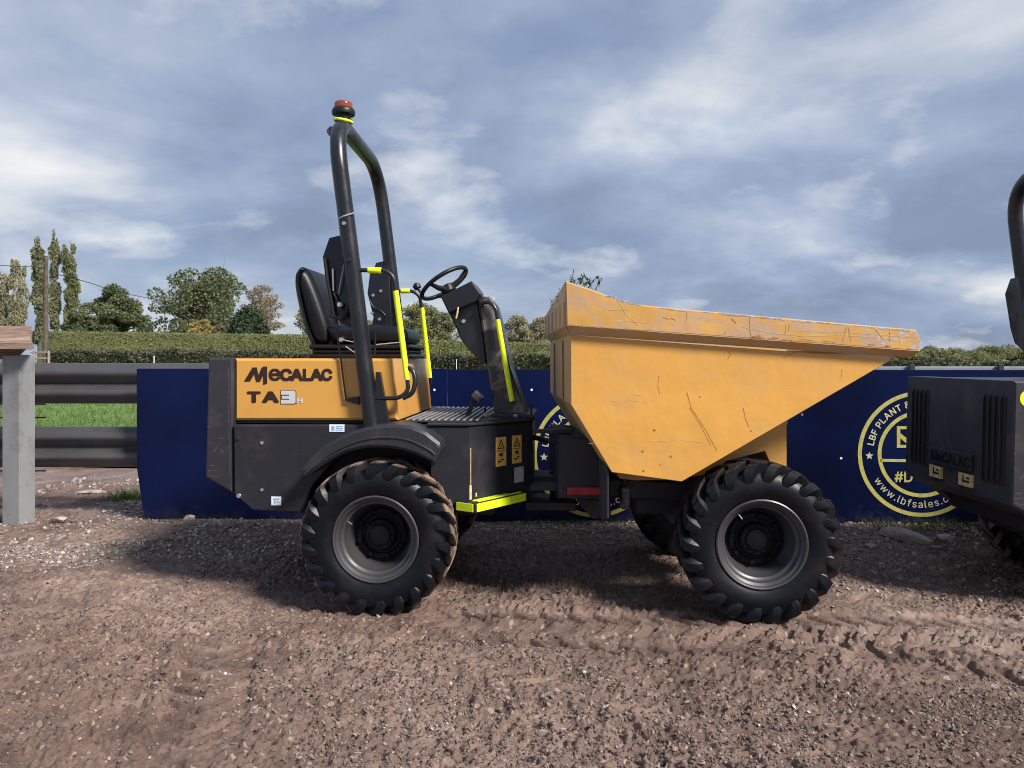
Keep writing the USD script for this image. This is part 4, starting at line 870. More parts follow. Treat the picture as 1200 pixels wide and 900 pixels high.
def arc_text(text, cx, cz, r, a_mid, h, inside, bold, y, track=1.0):
    gl = [None if c == ' ' else flat_text(c, h, .002, bold) for c in text]
    wd = [h * .42 if g is None else g.bounds[1, 0] - g.bounds[0, 0] + h * .20 * track for g in gl]
    tot = sum(wd); s = -tot / 2; out = []
    for g, w_ in zip(gl, wd):
        m_ = s + w_ / 2; s += w_
        if g is None: continue
        v = g.vertices.copy(); v[:, 0] -= (g.bounds[0, 0] + g.bounds[1, 0]) / 2
        if inside: a = a_mid + m_ / r; up = np.array([-math.cos(a), -math.sin(a)]); ri = np.array([-math.sin(a), math.cos(a)])
        else: a = a_mid - m_ / r; up = np.array([math.cos(a), math.sin(a)]); ri = np.array([math.sin(a), -math.cos(a)])
        c = np.array([cx + r * math.cos(a), cz + r * math.sin(a)])
        q = c + v[:, :1] * ri + v[:, 1:2] * up
        out.append(TM(np.column_stack([q[:, 0], y - v[:, 2], q[:, 1]]), g.faces))
    return cat(out)
def star(cx, cz, r, y):
    P = [(cx + (r if k % 2 == 0 else r * .42) * math.cos(math.pi / 2 + k * math.pi / 5), cz + (r if k % 2 == 0 else r * .42) * math.sin(math.pi / 2 + k * math.pi / 5)) for k in range(10)]
    return side(P, y - .002, y, 0)
def roundel(panel, u, v):
    c = FB.at(u, v, 0); cx, cz = c; R = .540; y = -.0004
    obj('emblem_outer_ring', ring(cx, cz, R - .034, R, y), M['gold'], panel, False)
    obj('emblem_inner_ring', ring(cx, cz, R - .200, R - .168, y), M['gold'], panel, False)
    obj('emblem_star', star(cx - R + .098, cz - .018, .036, y), M['cream'], panel, False)
    obj('emblem_lettering', arc_text('LBF PLANT &', cx, cz, R - .128, math.radians(136.5), .054, False, True, y, .75), M['cream'], panel, False)
    obj('emblem_web_lettering', arc_text('www.lbfsales.c', cx, cz, R - .078, math.radians(254.5), .060, True, False, y, 1.5), M['cream'], panel, False)
    k = .540 / 73.5
    q = lambda pts: [(cx + (a - 1080) * k, cz - (b - 531.5) * k) for a, b in pts]
    D = Polygon(q([(1051.5, 499), (1088, 499), (1099, 510), (1099, 524.5), (1051.5, 524.5)])).difference(Polygon(q([(1055.3, 502.5), (1086, 502.5), (1095, 511), (1095, 520.5), (1072, 520.5), (1055.3, 507)]))); Di = Polygon(q([(1055.3, 513), (1064.5, 521), (1055.3, 521)]))
    mm = [trimesh.creation.extrude_polygon(g, .002, engine='earcut') for g in getattr(D.difference(Di), 'geoms', [D.difference(Di)])]
    obj('emblem_monogram', cat([to_side(m_, 0, 0, y) for m_ in mm]), M['gold'], panel, False)
    obj('emblem_line', cat([side(q([(1032, 541), (1067, 541), (1067, 537.5), (1032, 537.5)]), y - .002, y, 0), side(q([(1063.5, 537.4), (1067, 537.4), (1067, 533), (1063.5, 533)]), y - .002, y, 0)]), M['gold'], panel, False)
    t_ = flat_text('#D', .085, .002, True); obj('emblem_tag_lettering', to_side(t_, cx - .232, cz - .24, y), M['gold'], panel, False)
roundel(panels[1], 697, 533.5); roundel(panels[2], 1080, 532)

# ------------------------------------------------------------------ left post, timber rail, crash barrier
M['galv'] = paint('galvanised_post', (0.25, 0.262, 0.272), 0.5, (0.13, 0.12, 0.11), 0.7, 0.12, 0.1, metal=0.25, dscale=5.0)
M['steel'] = paint('weathered_barrier_steel', (0.095, 0.096, 0.102), 0.36, (0.10, 0.085, 0.075), 0.5, 0.15, 0.12, metal=0.55, scratch=0.3, scr_col=(0.45, 0.45, 0.45))
M['rail_light'] = paint('far_rail_steel', (0.20, 0.22, 0.25), 0.4, (0.2, 0.2, 0.2), 0.4, 0.1, 0.05, metal=0.3)
M['wood'] = mat('weathered_timber', {'tc': ('texture_coordinate', {}), 'm': ('mapping', {'scale': (1.2, 14, 14)}), 'n': ('noise_texture', {'scale': 3.0, 'detail': 9.0, 'roughness': 0.7, 'distortion': 0.6}), 'r': ('rgb_ramp', {'ramp': [(0.34, (0.085, 0.052, 0.042)), (0.5, (0.20, 0.135, 0.105)), (0.66, (0.36, 0.26, 0.21))]}), 'b': ('bump', {'strength': 0.6, 'distance': 0.02}), 'p': ('principled_bsdf', {'roughness': 0.75})},
    [('tc.object', 'm.vector'), ('m.vector', 'n.vector'), ('n.fac', 'r.fac'), ('r.color', 'p.base_color'), ('n.fac', 'b.height'), ('b.normal', 'p.normal')], 'p.BSDF')
pw = .205
px_, py_ = (29.5 - 600) / FOC * 6.60, 6.60
post = plan([(-.162, -.049), (0, -.085), (.036, .077), (-.126, .113)], -.3, 1.475, .008)
lp_ = single('barrier_post', move(post, (px_, py_, 0)), M['galv'], 'pale square steel post under the timber rail at the left edge', 'post')
# timber rail: a bevelled cap with a board under it, running to the left
tz0, tz1 = EYE + (HV - 408) / FOC * 6.5, EYE + (HV - 382) / FOC * 6.5
tr = thing('timber_rail', 'weathered brown timber rail with a slanted end on the left post', 'rail')
xe = (46.5 - 600) / FOC * 6.5
capP = [(xe - 6, 6.38), (xe, 6.38), (xe - .20, 6.76), (xe - 6, 6.76)]
cp = plan(capP, tz0, tz1, 0.0); v = cp.vertices.copy(); up_ = v[:, 2] > tz0 + .05
v[up_, 0] -= (v[up_, 0] > xe - 1) * .045; v[up_, 1] += np.where(v[up_, 1] < 6.5, .09, -.09)
obj('cap_plank', TM(v, cp.faces), M['wood'], tr, False)
obj('under_board', side([(xe - 6, tz0 - .004), (xe - .18, tz0 - .004), (xe - .28, tz0 - .095), (xe - 6, tz0 - .095)], 6.56, 6.62, .006), M['wood'], tr)
obj('cap_batten', box(xe - 6, xe - .002, 6.372, 6.40, tz0 - .012, tz0 + .045, .004), M['wood'], tr)
# W-beam crash barrier
def wbeam(x0, x1, y, z0, z1, depth=.075, n=2):
    t_ = np.linspace(0, 1, 25)
    prof = np.column_stack([y - depth * (0.5 - 0.5 * np.cos(4 * np.pi * t_)) ** .75, z0 + (z1 - z0) * t_]); prof = np.vstack([[y + .02, z0 - .004], prof, [y + .02, z1 + .004]])
    b_ = prof + np.array([.006, 0]); loop = np.vstack([prof, b_[::-1]])
    xs_ = np.linspace(x0, x1, n); m_ = len(loop); v = np.vstack([np.column_stack([np.full(m_, x), loop]) for x in xs_]); f = []
    for k in range(n - 1):
        for i in range(m_):
            j = (i + 1) % m_; a, b2 = k * m_, (k + 1) * m_
            f += [(a + i, b2 + j, a + j), (a + i, b2 + i, b2 + j)]
    return TM(v, f)
cb = thing('crash_barrier', 'dark steel crash barrier of two corrugated rails at the left behind the post', 'crash barrier')
zz = lambda v, d: EYE - (v - HV) / FOC * d
obj('rail', wbeam(-9.5, -1.4, 7.10, zz(473, 7.05), zz(426, 7.05)), M['steel'], cb, 40)
obj('rail', wbeam(-9.5, -1.4, 7.10, zz(548, 7.05), zz(501, 7.05)), M['steel'], cb, 40)
for x in (-8.6, -6.2, -2.2): obj('post', cat([box(x - .05, x + .05, 7.16, 7.17, -.2, zz(430, 7.1), .002), box(x - .05, x + .05, 7.26, 7.27, -.2, zz(430, 7.1), .002), box(x - .004, x + .004, 7.17, 7.26, -.2, zz(430, 7.1), .001)]), M['steel'], cb)
# left of the post a mesh of horizontal wires
wf = thing('wire_fence', 'thin dark horizontal wire fence left of the pale post', 'fence')
for z in np.arange(.35, 1.35, .13): obj('wire', tube([(-9, 7.5, z), (-4.55, 7.5, z)], .008, 6), M['dark'], wf)
for x in (-9, -6.8): obj('post', box(x - .04, x + .04, 7.5, 7.58, -.2, 1.45, .004), M['wood'], wf)
# far barrier on the right
fb = thing('far_barrier', 'pale two rail barrier with dark stub posts beyond the hoarding at right', 'barrier')
fd = 12.0; fx = lambda u, d=fd: (u - HU) / FOC * d
obj('rail', box(fx(995), 14, fd, fd + .06, zz(436.5, fd), zz(429.5, fd), .012), M['rail_light'], fb)
obj('rail', box(fx(985), 14, fd + .02, fd + .06, zz(441, fd), zz(438.6, fd), .006), M['rail_light'], fb)
for u in (860, 964, 1068, 1172, 1276): obj('post', cat([box(fx(u) - .06, fx(u) + .02, fd - .07, fd - .02, -.2, zz(426.5, fd), .006), box(fx(u) - .05, fx(u) + .05, fd - .02, fd - .005, zz(442, fd), zz(427.5, fd), .004)]), M['dark'], fb)

# ------------------------------------------------------------------ hedges, trees, pole
def leaf_quads(C, size, seed, flat=0.0, up=None):
    r = np.random.default_rng(seed); n = len(C)
    a = r.normal(0, 1, (n, 3)); a[:, 2] *= (1 - flat); a /= np.linalg.norm(a, axis=1, keepdims=True)
    if up is not None: a = a * .6 + np.array(up); a /= np.linalg.norm(a, axis=1, keepdims=True)
    b = np.cross(a, r.normal(0, 1, (n, 3))); b /= np.maximum(np.linalg.norm(b, axis=1, keepdims=True), 1e-6)
    s = (size * r.uniform(.55, 1.3, n))[:, None]
    v = np.stack([C - a * s * .6, C + b * s * .36, C + a * s * .6, C - b * s * .36], 1).reshape(-1, 3)
    i = np.arange(n) * 4
    return TM(v, np.vstack([np.column_stack([i, i + 1, i + 2]), np.column_stack([i, i + 2, i + 3])]))
def blob_points(blobs, n, seed, shell=.35):
    """points in ellipsoids (cx, cy, cz, rx, ry, rz), denser near the surface, in clumps"""
    r = np.random.default_rng(seed); vol = np.array([b[3] * b[4] * b[5] for b in blobs]) ** .7; k = r.choice(len(blobs), n, p=vol / vol.sum()); B = np.array(blobs)[k]
    d = r.normal(0, 1, (n, 3)); d /= np.linalg.norm(d, axis=1, keepdims=True); rad = r.uniform(shell, 1, n) ** .6
    return B[:, :3] + d * rad[:, None] * B[:, 3:]
M['bark'] = plain('bark', (0.085, 0.066, 0.052), 0.9, noise=0.4, scale=6, bump=.5)
M['pale_bark'] = plain('pale_bark', (0.25, 0.21, 0.18), 0.9, noise=0.3, scale=6, bump=.5)
LM = {'poplar': leaf_mat('poplar_leaves', (0.140, 0.152, 0.091), (0.378, 0.366, 0.207), .4), 'oak': leaf_mat('dark_tree_leaves', (0.098, 0.124, 0.063), (0.275, 0.299, 0.140), .4), 'olive': leaf_mat('olive_tree_leaves', (0.152, 0.171, 0.085), (0.390, 0.378, 0.183), .4),
      'pale': leaf_mat('pale_poplar_leaves', (0.220, 0.207, 0.134), (0.512, 0.464, 0.293), .4), 'autumn': leaf_mat('autumn_leaves', (0.207, 0.165, 0.110), (0.512, 0.415, 0.268), .4), 'gold': leaf_mat('golden_leaves', (0.293, 0.232, 0.085), (0.586, 0.451, 0.183), .4),
      'yew': leaf_mat('yew_leaves', (0.027, 0.046, 0.024), (0.081, 0.112, 0.054), .15), 'hedge': leaf_mat('clipped_hedge_leaves', (0.165, 0.177, 0.076), (0.262, 0.268, 0.117), .3), 'hedge_dark': leaf_mat('dark_hedge_leaves', (0.061, 0.068, 0.041), (0.207, 0.195, 0.122), .3)}
GT = 'trees beyond the hedges'
def tree(name, label, u, vtop, vbase, wpx, d, leaf, n, size, shape='round', seed=1, bark='bark', gap=.35, catg='tree', base=None, lean=0.0):
    X = (u - HU) / FOC * d; H = EYE + (HV - vtop) / FOC * d; cb_ = EYE + (HV - vbase) / FOC * d; Rw = wpx / FOC * d / 2
    r = np.random.default_rng(seed); g0 = 0.0
    t = thing(name, label, catg, (X, d, g0))
    hc = H - max(cb_, .6)
    if shape == 'column':
        blobs = []
        for k in range(34):
            f_ = r.uniform(0.0, 1); w_ = Rw * (0.35 + 1.0 * math.sin(math.pi * min(f_ * .80 + .16, 1)) ** .8) * .58
            blobs.append((r.normal(0, Rw * .30) + lean * f_, r.normal(0, Rw * .3), max(cb_, .6) + hc * (f_ * .96), w_ * r.uniform(.4, .9), w_, hc * r.uniform(.05, .10)))
        pts = blob_points(blobs, int(n * 1.8), seed, .2); crown = leaf_quads(pts, size * .72, seed + 1, up=(0, 0, .9))
        tr_ = [tube([(0, 0, -.2), (.05, 0, H * .5), (lean, 0, H * .96)], [Rw * .16 + .05, Rw * .10 + .03, .02], 8)]
        for k in range(26):
            b_ = blobs[k]; z_ = max(b_[2] - Rw * 1.6, .3); tr_.append(tube([(0, 0, z_), (b_[0] * .7, b_[1] * .7, b_[2] - .2), (b_[0] * 1.1, b_[1] * 1.1, b_[2] + .6)], [.05, .035, .012], 5))
    else:
        blobs = [(0, 0, max(cb_, .6) + hc * .45, Rw * .55, Rw * .55, hc * .32)]; nb = 44 if shape == 'round' else 24
        for k in range(nb):
            a = r.uniform(0, 2 * np.pi); f_ = r.uniform(.02, 1); env = math.sin(math.pi * min(max(f_ * .78 + .18, 0), 1)) ** .7
            rr_ = Rw * env * math.sqrt(r.uniform(.12, 1)) * .86
            s_ = Rw * r.uniform(.14, .34)
            blobs.append((rr_ * math.cos(a), rr_ * math.sin(a), max(cb_, .6) + hc * f_ * .90, s_, s_, s_ * r.uniform(.55, .8)))
        pts = blob_points(blobs, int(n * 3.2), seed, gap); crown = leaf_quads(pts, size * .58, seed + 1, .2)
        z0_ = max(cb_, .8); tr_ = [tube([(0, 0, -.2), (.06 * Rw, 0, z0_), (0, .05, z0_ + hc * .45), (0, 0, z0_ + hc * .8)], [Rw * .085 + .08, Rw * .07 + .06, Rw * .045 + .03, .03], 9)]
        for b_ in blobs:
            s0 = z0_ + max(0, (b_[2] - z0_)) * .35; tr_.append(tube(smooth_path(np.array([(0, 0, s0), (b_[0] * .45, b_[1] * .45, s0 + (b_[2] - s0) * .5), b_[:3]]), 3), np.linspace(Rw * .035 + .03, .018, 7), 5))
            for q in range(3):
                e_ = np.array(b_[:3]) + r.normal(0, 1, 3) * np.array(b_[3:]) * .75; tr_.append(tube([b_[:3], (np.array(b_[:3]) + e_) / 2 + r.normal(0, .05, 3), e_], [.022, .016, .006], 4))
    obj('trunk', cat(tr_), M[bark], t, 40); obj('crown', crown, LM[leaf], t, False)
    return t
# poplars at the left edge
tree('poplar_tree', 'leftmost pale poplar tree, half cut off by the left edge of the photo', 3, 318, 400, 20, 92, 'pale', 2600, .34, 'column', 11, 'pale_bark')
tree('poplar_tree', 'pale thin poplar just left of the gap before the tall dark poplars', 17, 299, 400, 17, 92, 'pale', 2600, .34, 'column', 12, 'pale_bark')
tree('poplar_tree', 'short pale brown poplar beside the left end of the row', 26, 310, 398, 11, 95, 'pale', 1400, .32, 'column', 13, 'pale_bark')
tree('poplar_tree', 'tall dark poplar standing behind the utility pole', 45.5, 274, 398, 18, 84, 'poplar', 3800, .34, 'column', 14)
tree('poplar_tree', 'tallest narrow poplar, just right of the utility pole', 64, 271.5, 398, 13.5, 84, 'poplar', 3000, .34, 'column', 15)
tree('poplar_tree', 'tall poplar with yellowing right side, right of the pole', 83, 275, 398, 18, 84, 'olive', 3600, .34, 'column', 16)
# broad trees
tree('broadleaf_tree', 'rounded dark green tree at left between the poplars and the large gappy tree', 136, 334, 398, 80, 82, 'oak', 5200, .42, 'round', 21, gap=.3)
tree('shrub', 'low dark green shrub at the foot of the right hand poplar', 92, 364, 394, 46, 78, 'oak', 1700, .40, 'round', 22, catg='shrub')
tree('broadleaf_tree', 'large spreading tree with sky showing through, left of the roll bar', 237, 311, 398, 132, 76, 'oak', 4300, .46, 'round', 24, gap=.5)
tree('autumn_tree', 'sparse browning tree with drooping twigs behind the clipped dome', 307, 328, 398, 56, 80, 'autumn', 1500, .30, 'round', 25, 'pale_bark', gap=.3)
tree('shrub', 'golden yellow shrub above the hedge under the large spreading tree', 238, 374, 398, 34, 70, 'gold', 900, .36, 'round', 26, catg='shrub')
tree('shrub', 'orange brown shrub beside the dark clipped dome', 257, 380, 398, 18, 69, 'autumn', 500, .36, 'round', 27, catg='shrub')
tree('bare_shrub', 'twiggy pale shrub behind the seat back', 362, 360, 398, 46, 70, 'olive', 900, .28, 'round', 28, 'pale_bark', catg='shrub')
# dome clipped yew
X = (291.5 - HU) / FOC * 64; r_ = np.random.default_rng(9); n_ = 5200; a = r_.uniform(0, 2 * np.pi, n_); ph = np.arccos(r_.uniform(0, 1, n_)); Rx, Rz = 27 / FOC * 64, EYE + (HV - 363) / FOC * 64 - .9
rad = 1 + .04 * r_.normal(0, 1, n_)
yw_ = thing('topiary_dome', 'dark clipped evergreen dome above the hedge', 'topiary', (X, 64, 0))
obj('crown', leaf_quads(np.column_stack([Rx * np.sin(ph) ** .85 * np.cos(a) * rad, Rx * np.sin(ph) ** .85 * np.sin(a) * rad, .9 + Rz * np.cos(ph) ** 1.0 * rad]), .22, 10), LM['yew'], yw_, False)
obj('core', move(TM(trimesh.creation.icosphere(3).vertices * np.array([Rx * .9, Rx * .9, Rz * .93]) + np.array([0, 0, .9]), trimesh.creation.icosphere(3).faces), (0, 0, 0)), LM['yew'], yw_)
obj('trunk', tube([(0, 0, -.2), (0, 0, 1.2)], .2, 8), M['bark'], yw_)
# trees behind the seat, wheel and pedestal
for k, (u, vt, wp, lf, nn, lb) in enumerate(((452, 362, 62, 'olive', 1800, 'olive tree seen between the roll bar legs and the seat'), (492, 352, 76, 'olive', 2600, 'dense green tree behind the far neon hand rail'), (520, 364, 52, 'olive', 1500, 'smaller olive tree below the steering wheel'), (572, 372, 46, 'olive', 1500, 'yellow green tree behind the steering pedestal'),
    (604, 368, 44, 'pale', 1300, 'pale birch like tree between the pedestal and the skip'), (634, 371, 44, 'pale', 1300, 'pale thin tree against the rear edge of the skip'))):
    tree('broadleaf_tree', lb, u, vt, 412, wp, 74 + k, lf, nn, .36, 'round', 40 + k, 'pale_bark' if lf == 'pale' else 'bark', gap=.3)
# clipped hedges
def hedge(name, label, P, hts, th, leaf, n, size, seed, wob=.12):
    P = np.array(P, float); r = np.random.default_rng(seed); seg = np.linalg.norm(np.diff(P, axis=0), axis=1); cum = np.r_[0, np.cumsum(seg)]
    s = r.uniform(0, cum[-1], n); cx, cy, hh = (np.interp(s, cum, q) for q in (P[:, 0], P[:, 1], hts))
    k = r.uniform(0, 1, n); top = k < .42; dep = np.where(top, r.uniform(-th / 2, th / 2, n), -th / 2 + r.normal(0, .05, n)); z = np.where(top, hh + r.normal(0, .05, n), hh * r.uniform(0, 1, n))
    nz = meshkit.noise(np.column_stack([s * .8, z * 1.5, dep]), seed) - .5
    C = np.column_stack([cx, cy + dep + nz * wob, z + np.where(top, nz * wob, 0)])
    t = thing(name, label, 'hedge', (0, 0, 0))
    obj('foliage', leaf_quads(C, size, seed + 1), LM[leaf], t, False)
    core = []
    for i in range(len(P) - 1):
        a, b = P[i], P[i + 1]; ha, hb_ = hts[i] - size * .2, hts[i + 1] - size * .2; o = th / 2 - size * .25
        v = [(a[0], a[1] - o, -.2), (b[0], b[1] - o, -.2), (b[0], b[1] - o, hb_), (a[0], a[1] - o, ha), (a[0], a[1] + o, -.2), (b[0], b[1] + o, -.2), (b[0], b[1] + o, hb_), (a[0], a[1] + o, ha)]
        core.append(TM(v, [(0, 1, 2), (0, 2, 3), (3, 2, 6), (3, 6, 7), (4, 6, 5), (4, 7, 6), (0, 3, 7), (0, 7, 4), (1, 5, 6), (1, 6, 2)]))
    obj('branch_core', cat(core), LM[leaf], t, False)
    return t
hA = lambda u, v, d: ((u - HU) / FOC * d, d, EYE + (HV - v) / FOC * d)
A = [hA(58, 390, 58), hA(370, 394, 60), hA(480, 399.5, 61), hA(560, 402, 62), hA(700, 405, 64)]
hedge('hedge', 'tall clipped olive green hedge with a flat bright top, in front of the trees', [(a[0], a[1]) for a in A], [a[2] for a in A], 2.2, 'hedge', 65000, .105, 61, .07)
B = [hA(60, 411.5, 42), hA(240, 413.5, 38), hA(500, 417, 34), hA(700, 419.5, 32)]
hedge('hedge', 'low dark ragged hedge just above the crash barrier and hoarding', [(a[0], a[1]) for a in B], [a[2] for a in B], 1.0, 'hedge_dark', 24000, .13, 62, .25)
C = [hA(1040, 423.5, 40), hA(1330, 425, 40)]
hedge('hedge', 'distant low dark hedge behind the far barrier at right', [(a[0], a[1]) for a in C], [a[2] for a in C], 1.0, 'hedge_dark', 6000, .14, 63, .2)
for k, (u, vt, wp) in enumerate(((1060, 408, 40), (1088, 405, 34), (1112, 409, 36), (1136, 410, 38), (1160, 405, 36), (1186, 404, 34), (1215, 407, 40), (1250, 405, 44), (1290, 404, 44))):
    lb = ['leftmost far bush, hidden behind the tip of the skip', 'olive bush just right of the skip tip on the skyline', 'flat topped olive bush on the right skyline, third from the skip tip', 'lowest bush on the right skyline between skip tip and roll bar', 'taller bush under the second dumper bracket on the skyline', 'bush right behind the second roll bar', 'far bush past the right edge of the frame', 'wide far bush outside the right edge', 'last far bush outside the right edge'][k]
    tree('far_bush', lb, u, vt + 3.5, 424, wp * 1.7, 110 + 3 * k, 'olive', 1800, .45, 'bush', 80 + k, gap=.2, catg='bush')
for k, (u, vt, wp) in enumerate(((660, 402, 60), (720, 404, 60), (800, 405, 70), (880, 404, 70), (960, 406, 70))):
    tree('far_bush', ['far bush hidden behind the rear of the skip', 'far bush hidden behind the middle of the skip', 'far bush hidden behind the skip above the front wheel', 'far bush hidden behind the front part of the skip', 'far bush hidden below the front rim of the skip'][k], u, vt, 424, wp, 105, 'olive', 800, .6, 'bush', 95 + k, gap=.2, catg='bush')
# utility pole and wires
pX = (53.5 - HU) / FOC * 46; pH = EYE + (HV - 300) / FOC * 46
up_ = thing('utility_pole', 'brown wooden utility pole in front of the dark poplars', 'pole', (pX, 46, 0))
obj('pole_shaft', tube([(0, 0, -.3), (0, 0, pH * .5), (.02, 0, pH)], [.17, .15, .12], 12), M['bark'], up_, 40)
obj('insulator', move(lathe([(.001, 0), (.05, 0), (.05, .1), (.001, .12)], 10, 'z'), (0, 0, pH)), M['pale_grey'], up_)
def wire(name, label, pts, r): single(name, tube(smooth_path(np.array(pts)), r, 6), M['dark'], label, 'wire')
q = lambda u, v, d: ((u - HU) / FOC * d, d, EYE + (HV - v) / FOC * d)
wire('overhead_wire', 'overhead wire from the pole to the left edge', [q(-60, 308, 44), q(0, 311, 45), q(53.5, 313.5, 45.9)], .022)
wire('overhead_wire', 'overhead wire sagging right from the pole towards the large spreading tree', [q(53.5, 318, 46), q(100, 330, 55), q(145, 343.5, 66), q(200, 354, 80)], .026)
fp_ = thing('distant_pole', 'thin distant pole between the rounded tree and the large spreading tree', 'pole', ((193.5 - HU) / FOC * 90, 90, 0))
obj('pole_shaft', tube([(0, 0, -.3), (0, 0, EYE + (HV - 364) / FOC * 90)], .10, 8), M['pale_bark'], fp_, 40)
obj('cross_arm', box(-.5, .5, -.05, .05, EYE + (HV - 367) / FOC * 90, EYE + (HV - 366) / FOC * 90, .01), M['pale_bark'], fp_)
# low paddock stakes before the low hedge
for k, (u, v0, lb) in enumerate(((180.5, 417, 'short white stake by the crash barrier top at left'), (535, 421, 'short pale stake in the low hedge right of the far hand rail'))):
    x, y, z = q(u, v0, 26); single('stake', tube([(x, y, -.2), (x, y, z)], .016, 6), M['white'], lb, 'stake')
gr = thing('paddock_rail', 'pale wooden paddock rail between the pole and the left post', 'rail')
for v0 in (413, 420): a_, b_ = q(36, v0, 30), q(58, v0, 30); obj('bar', tube([a_, b_], .035, 6), M['pale_bark'], gr)
for u in (40, 57): a_ = q(u, 411, 30); obj('post', tube([(a_[0], 30, -.2), a_], .05, 6), M['pale_bark'], gr)

# ------------------------------------------------------------------ stones and gravel
M['stone'] = mat('stone', {'o': ('object_info', {}), 'g': ('geometry', {}), 'n': ('noise_texture', {'scale': 14.0, 'detail': 6.0}), 'r': ('rgb_ramp', {'ramp': [(0.3, (0.19, 0.155, 0.135)), (0.7, (0.42, 0.37, 0.34))]}), 'b': ('bump', {'strength': 0.5, 'distance': 0.01}), 'p': ('principled_bsdf', {'roughness': 0.8})},
    [('g.position', 'n.vector'), ('n.fac', 'r.fac'), ('r.color', 'p.base_color'), ('n.fac', 'b.height'), ('b.normal', 'p.normal')], 'p.BSDF')
M['pebble'] = mat('pebble', {'o': ('object_info', {}), 'r': ('rgb_ramp', {'ramp': [(0.0, (0.12, 0.095, 0.082)), (0.55, (0.22, 0.185, 0.168)), (1.0, (0.41, 0.37, 0.35))]}), 'p': ('principled_bsdf', {'roughness': 0.75})}, [('o.random', 'r.fac'), ('r.color', 'p.base_color')], 'p.BSDF')
def rock(sx, sy, sz, seed, sub=3, rough=.35):
    m_ = trimesh.creation.icosphere(sub); v = m_.vertices; k = 1 + rough * (meshkit.fbm(v * 1.6 + seed, 3, seed) - .5) * 2
    v = v * k[:, None]
    r = np.random.default_rng(seed)
    for _ in range(5):
        d = r.normal(0, 1, 3); d /= np.linalg.norm(d); h_ = r.uniform(.55, .8); ex = np.maximum(v @ d - h_, 0); v = v - ex[:, None] * d * .9
    return TM(v * np.array([sx, sy, sz]), m_.faces)
def stone(label, u, v, s, seed, rz=0, tilt=0):
    d = EYE * FOC / (v - HV); x = (u - HU) / FOC * d; m_ = rock(*s, seed)
    m_.apply_transform(trimesh.transformations.rotation_matrix(tilt, (0, 1, 0))); m_.apply_transform(trimesh.transformations.rotation_matrix(rz, (0, 0, 1)))
    single('stone', move(m_, (x, d, gz(x, d) + s[2] * .35)), M['stone'], label, 'stone')
stone('long pale stone lying slanted below the right emblem', 1062, 633, (.20, .075, .065), 3, -.5, .16)
stone('blunt pinkish stone in the weeds right of the long stone', 1107, 633, (.085, .05, .045), 4, .3)
stone('flat pale stone at the foot of the left post', 70, 616, (.075, .05, .035), 5)
stone('flat pale slab on the mud behind the lower barrier rail', 104, 577, (.16, .08, .025), 6)
stone('small grey stone by the bottom left corner of the hoarding', 222, 612, (.05, .04, .03), 7)
stone('small pale stone between the two dumpers near the weeds', 1020, 640, (.05, .04, .025), 8)

protos = [rock(1, .75, .6, 100 + k, 1, .5) for k in range(5)]
gi = UsdGeom.PointInstancer.Define(stage, '/World/gravel'); tag(gi, 'loose pale gravel scattered over the mud and along the hoarding', 'gravel', kind='stuff')
paths = []
for k, m_ in enumerate(protos):
    pr = usdkit.mesh(stage, f'/World/gravel/pebble' + (f'_{k:03d}' if k else ''), m_, M['pebble'], smooth=False); paths.append(pr.GetPath())
gi.CreatePrototypesRel().SetTargets(paths)
P_, S_ = [], []
def scatter(n, fx_, fy_, s0, s1, keep=None):
    x, y = fx_(n), fy_(n)
    if keep is not None: k = rng.uniform(0, 1, n) < keep(x, y); x, y = x[k], y[k]
    P_.append(np.column_stack([x, y])); S_.append(s0 + (s1 - s0) * rng.uniform(0, 1, len(x)) ** 2.5)
U = lambda a, b: (lambda n: rng.uniform(a, b, n))
clump = lambda sc, th, sd: (lambda x, y: np.clip((meshkit.fbm(np.stack([x * sc, y * sc, 0 * x], -1), 3, sd) - th) * 7, 0, 1))
scatter(6500, U(-2.6, 4.6), lambda n: 6.35 + rng.normal(0, .17, n), .006, .021)                     # bank along the board
scatter(9000, U(-4.6, -.7), lambda n: 5.85 + rng.normal(0, .35, n), .005, .020, clump(1.6, .47, 41))      # pale patch left of the rear wheel
scatter(4200, U(-5.2, -2.4), U(5.0, 9.5), .008, .030, clump(1.1, .45, 42))
scatter(3000, lambda n: rng.normal(-.2, .55, n) * 2.2, U(2.55, 3.6), .004, .0105, clump(2.4, .52, 43))         # fine grit near the camera
scatter(2600, U(-3.5, 4.2), U(2.6, 6.2), .004, .013, clump(1.2, .50, 44))
scatter(900, U(1.6, 4.6), U(4.6, 6.3), .008, .03)
P_ = np.vstack(P_); S_ = np.concatenate(S_)
Z_ = ground_height(P_[:, 0], P_[:, 1]); Z_ = flat_under(P_[:, 0], P_[:, 1], Z_)
N_ = len(P_)
gi.CreatePositionsAttr(Vt.Vec3fArray.FromNumpy(np.column_stack([P_, Z_ + S_ * .22]).astype(np.float32)))
gi.CreateProtoIndicesAttr(Vt.IntArray.FromNumpy(rng.integers(0, 5, N_).astype(np.int32)))
gi.CreateScalesAttr(Vt.Vec3fArray.FromNumpy((S_[:, None] * rng.uniform(.7, 1.2, (N_, 3))).astype(np.float32)))
qa = rng.normal(0, 1, (N_, 4)) * np.array([1, .25, .25, 1]); qa /= np.linalg.norm(qa, axis=1, keepdims=True)
gi.CreateOrientationsAttr(Vt.QuathArray([Gf.Quath(float(a), float(b), float(c), float(d)) for a, b, c, d in qa]))

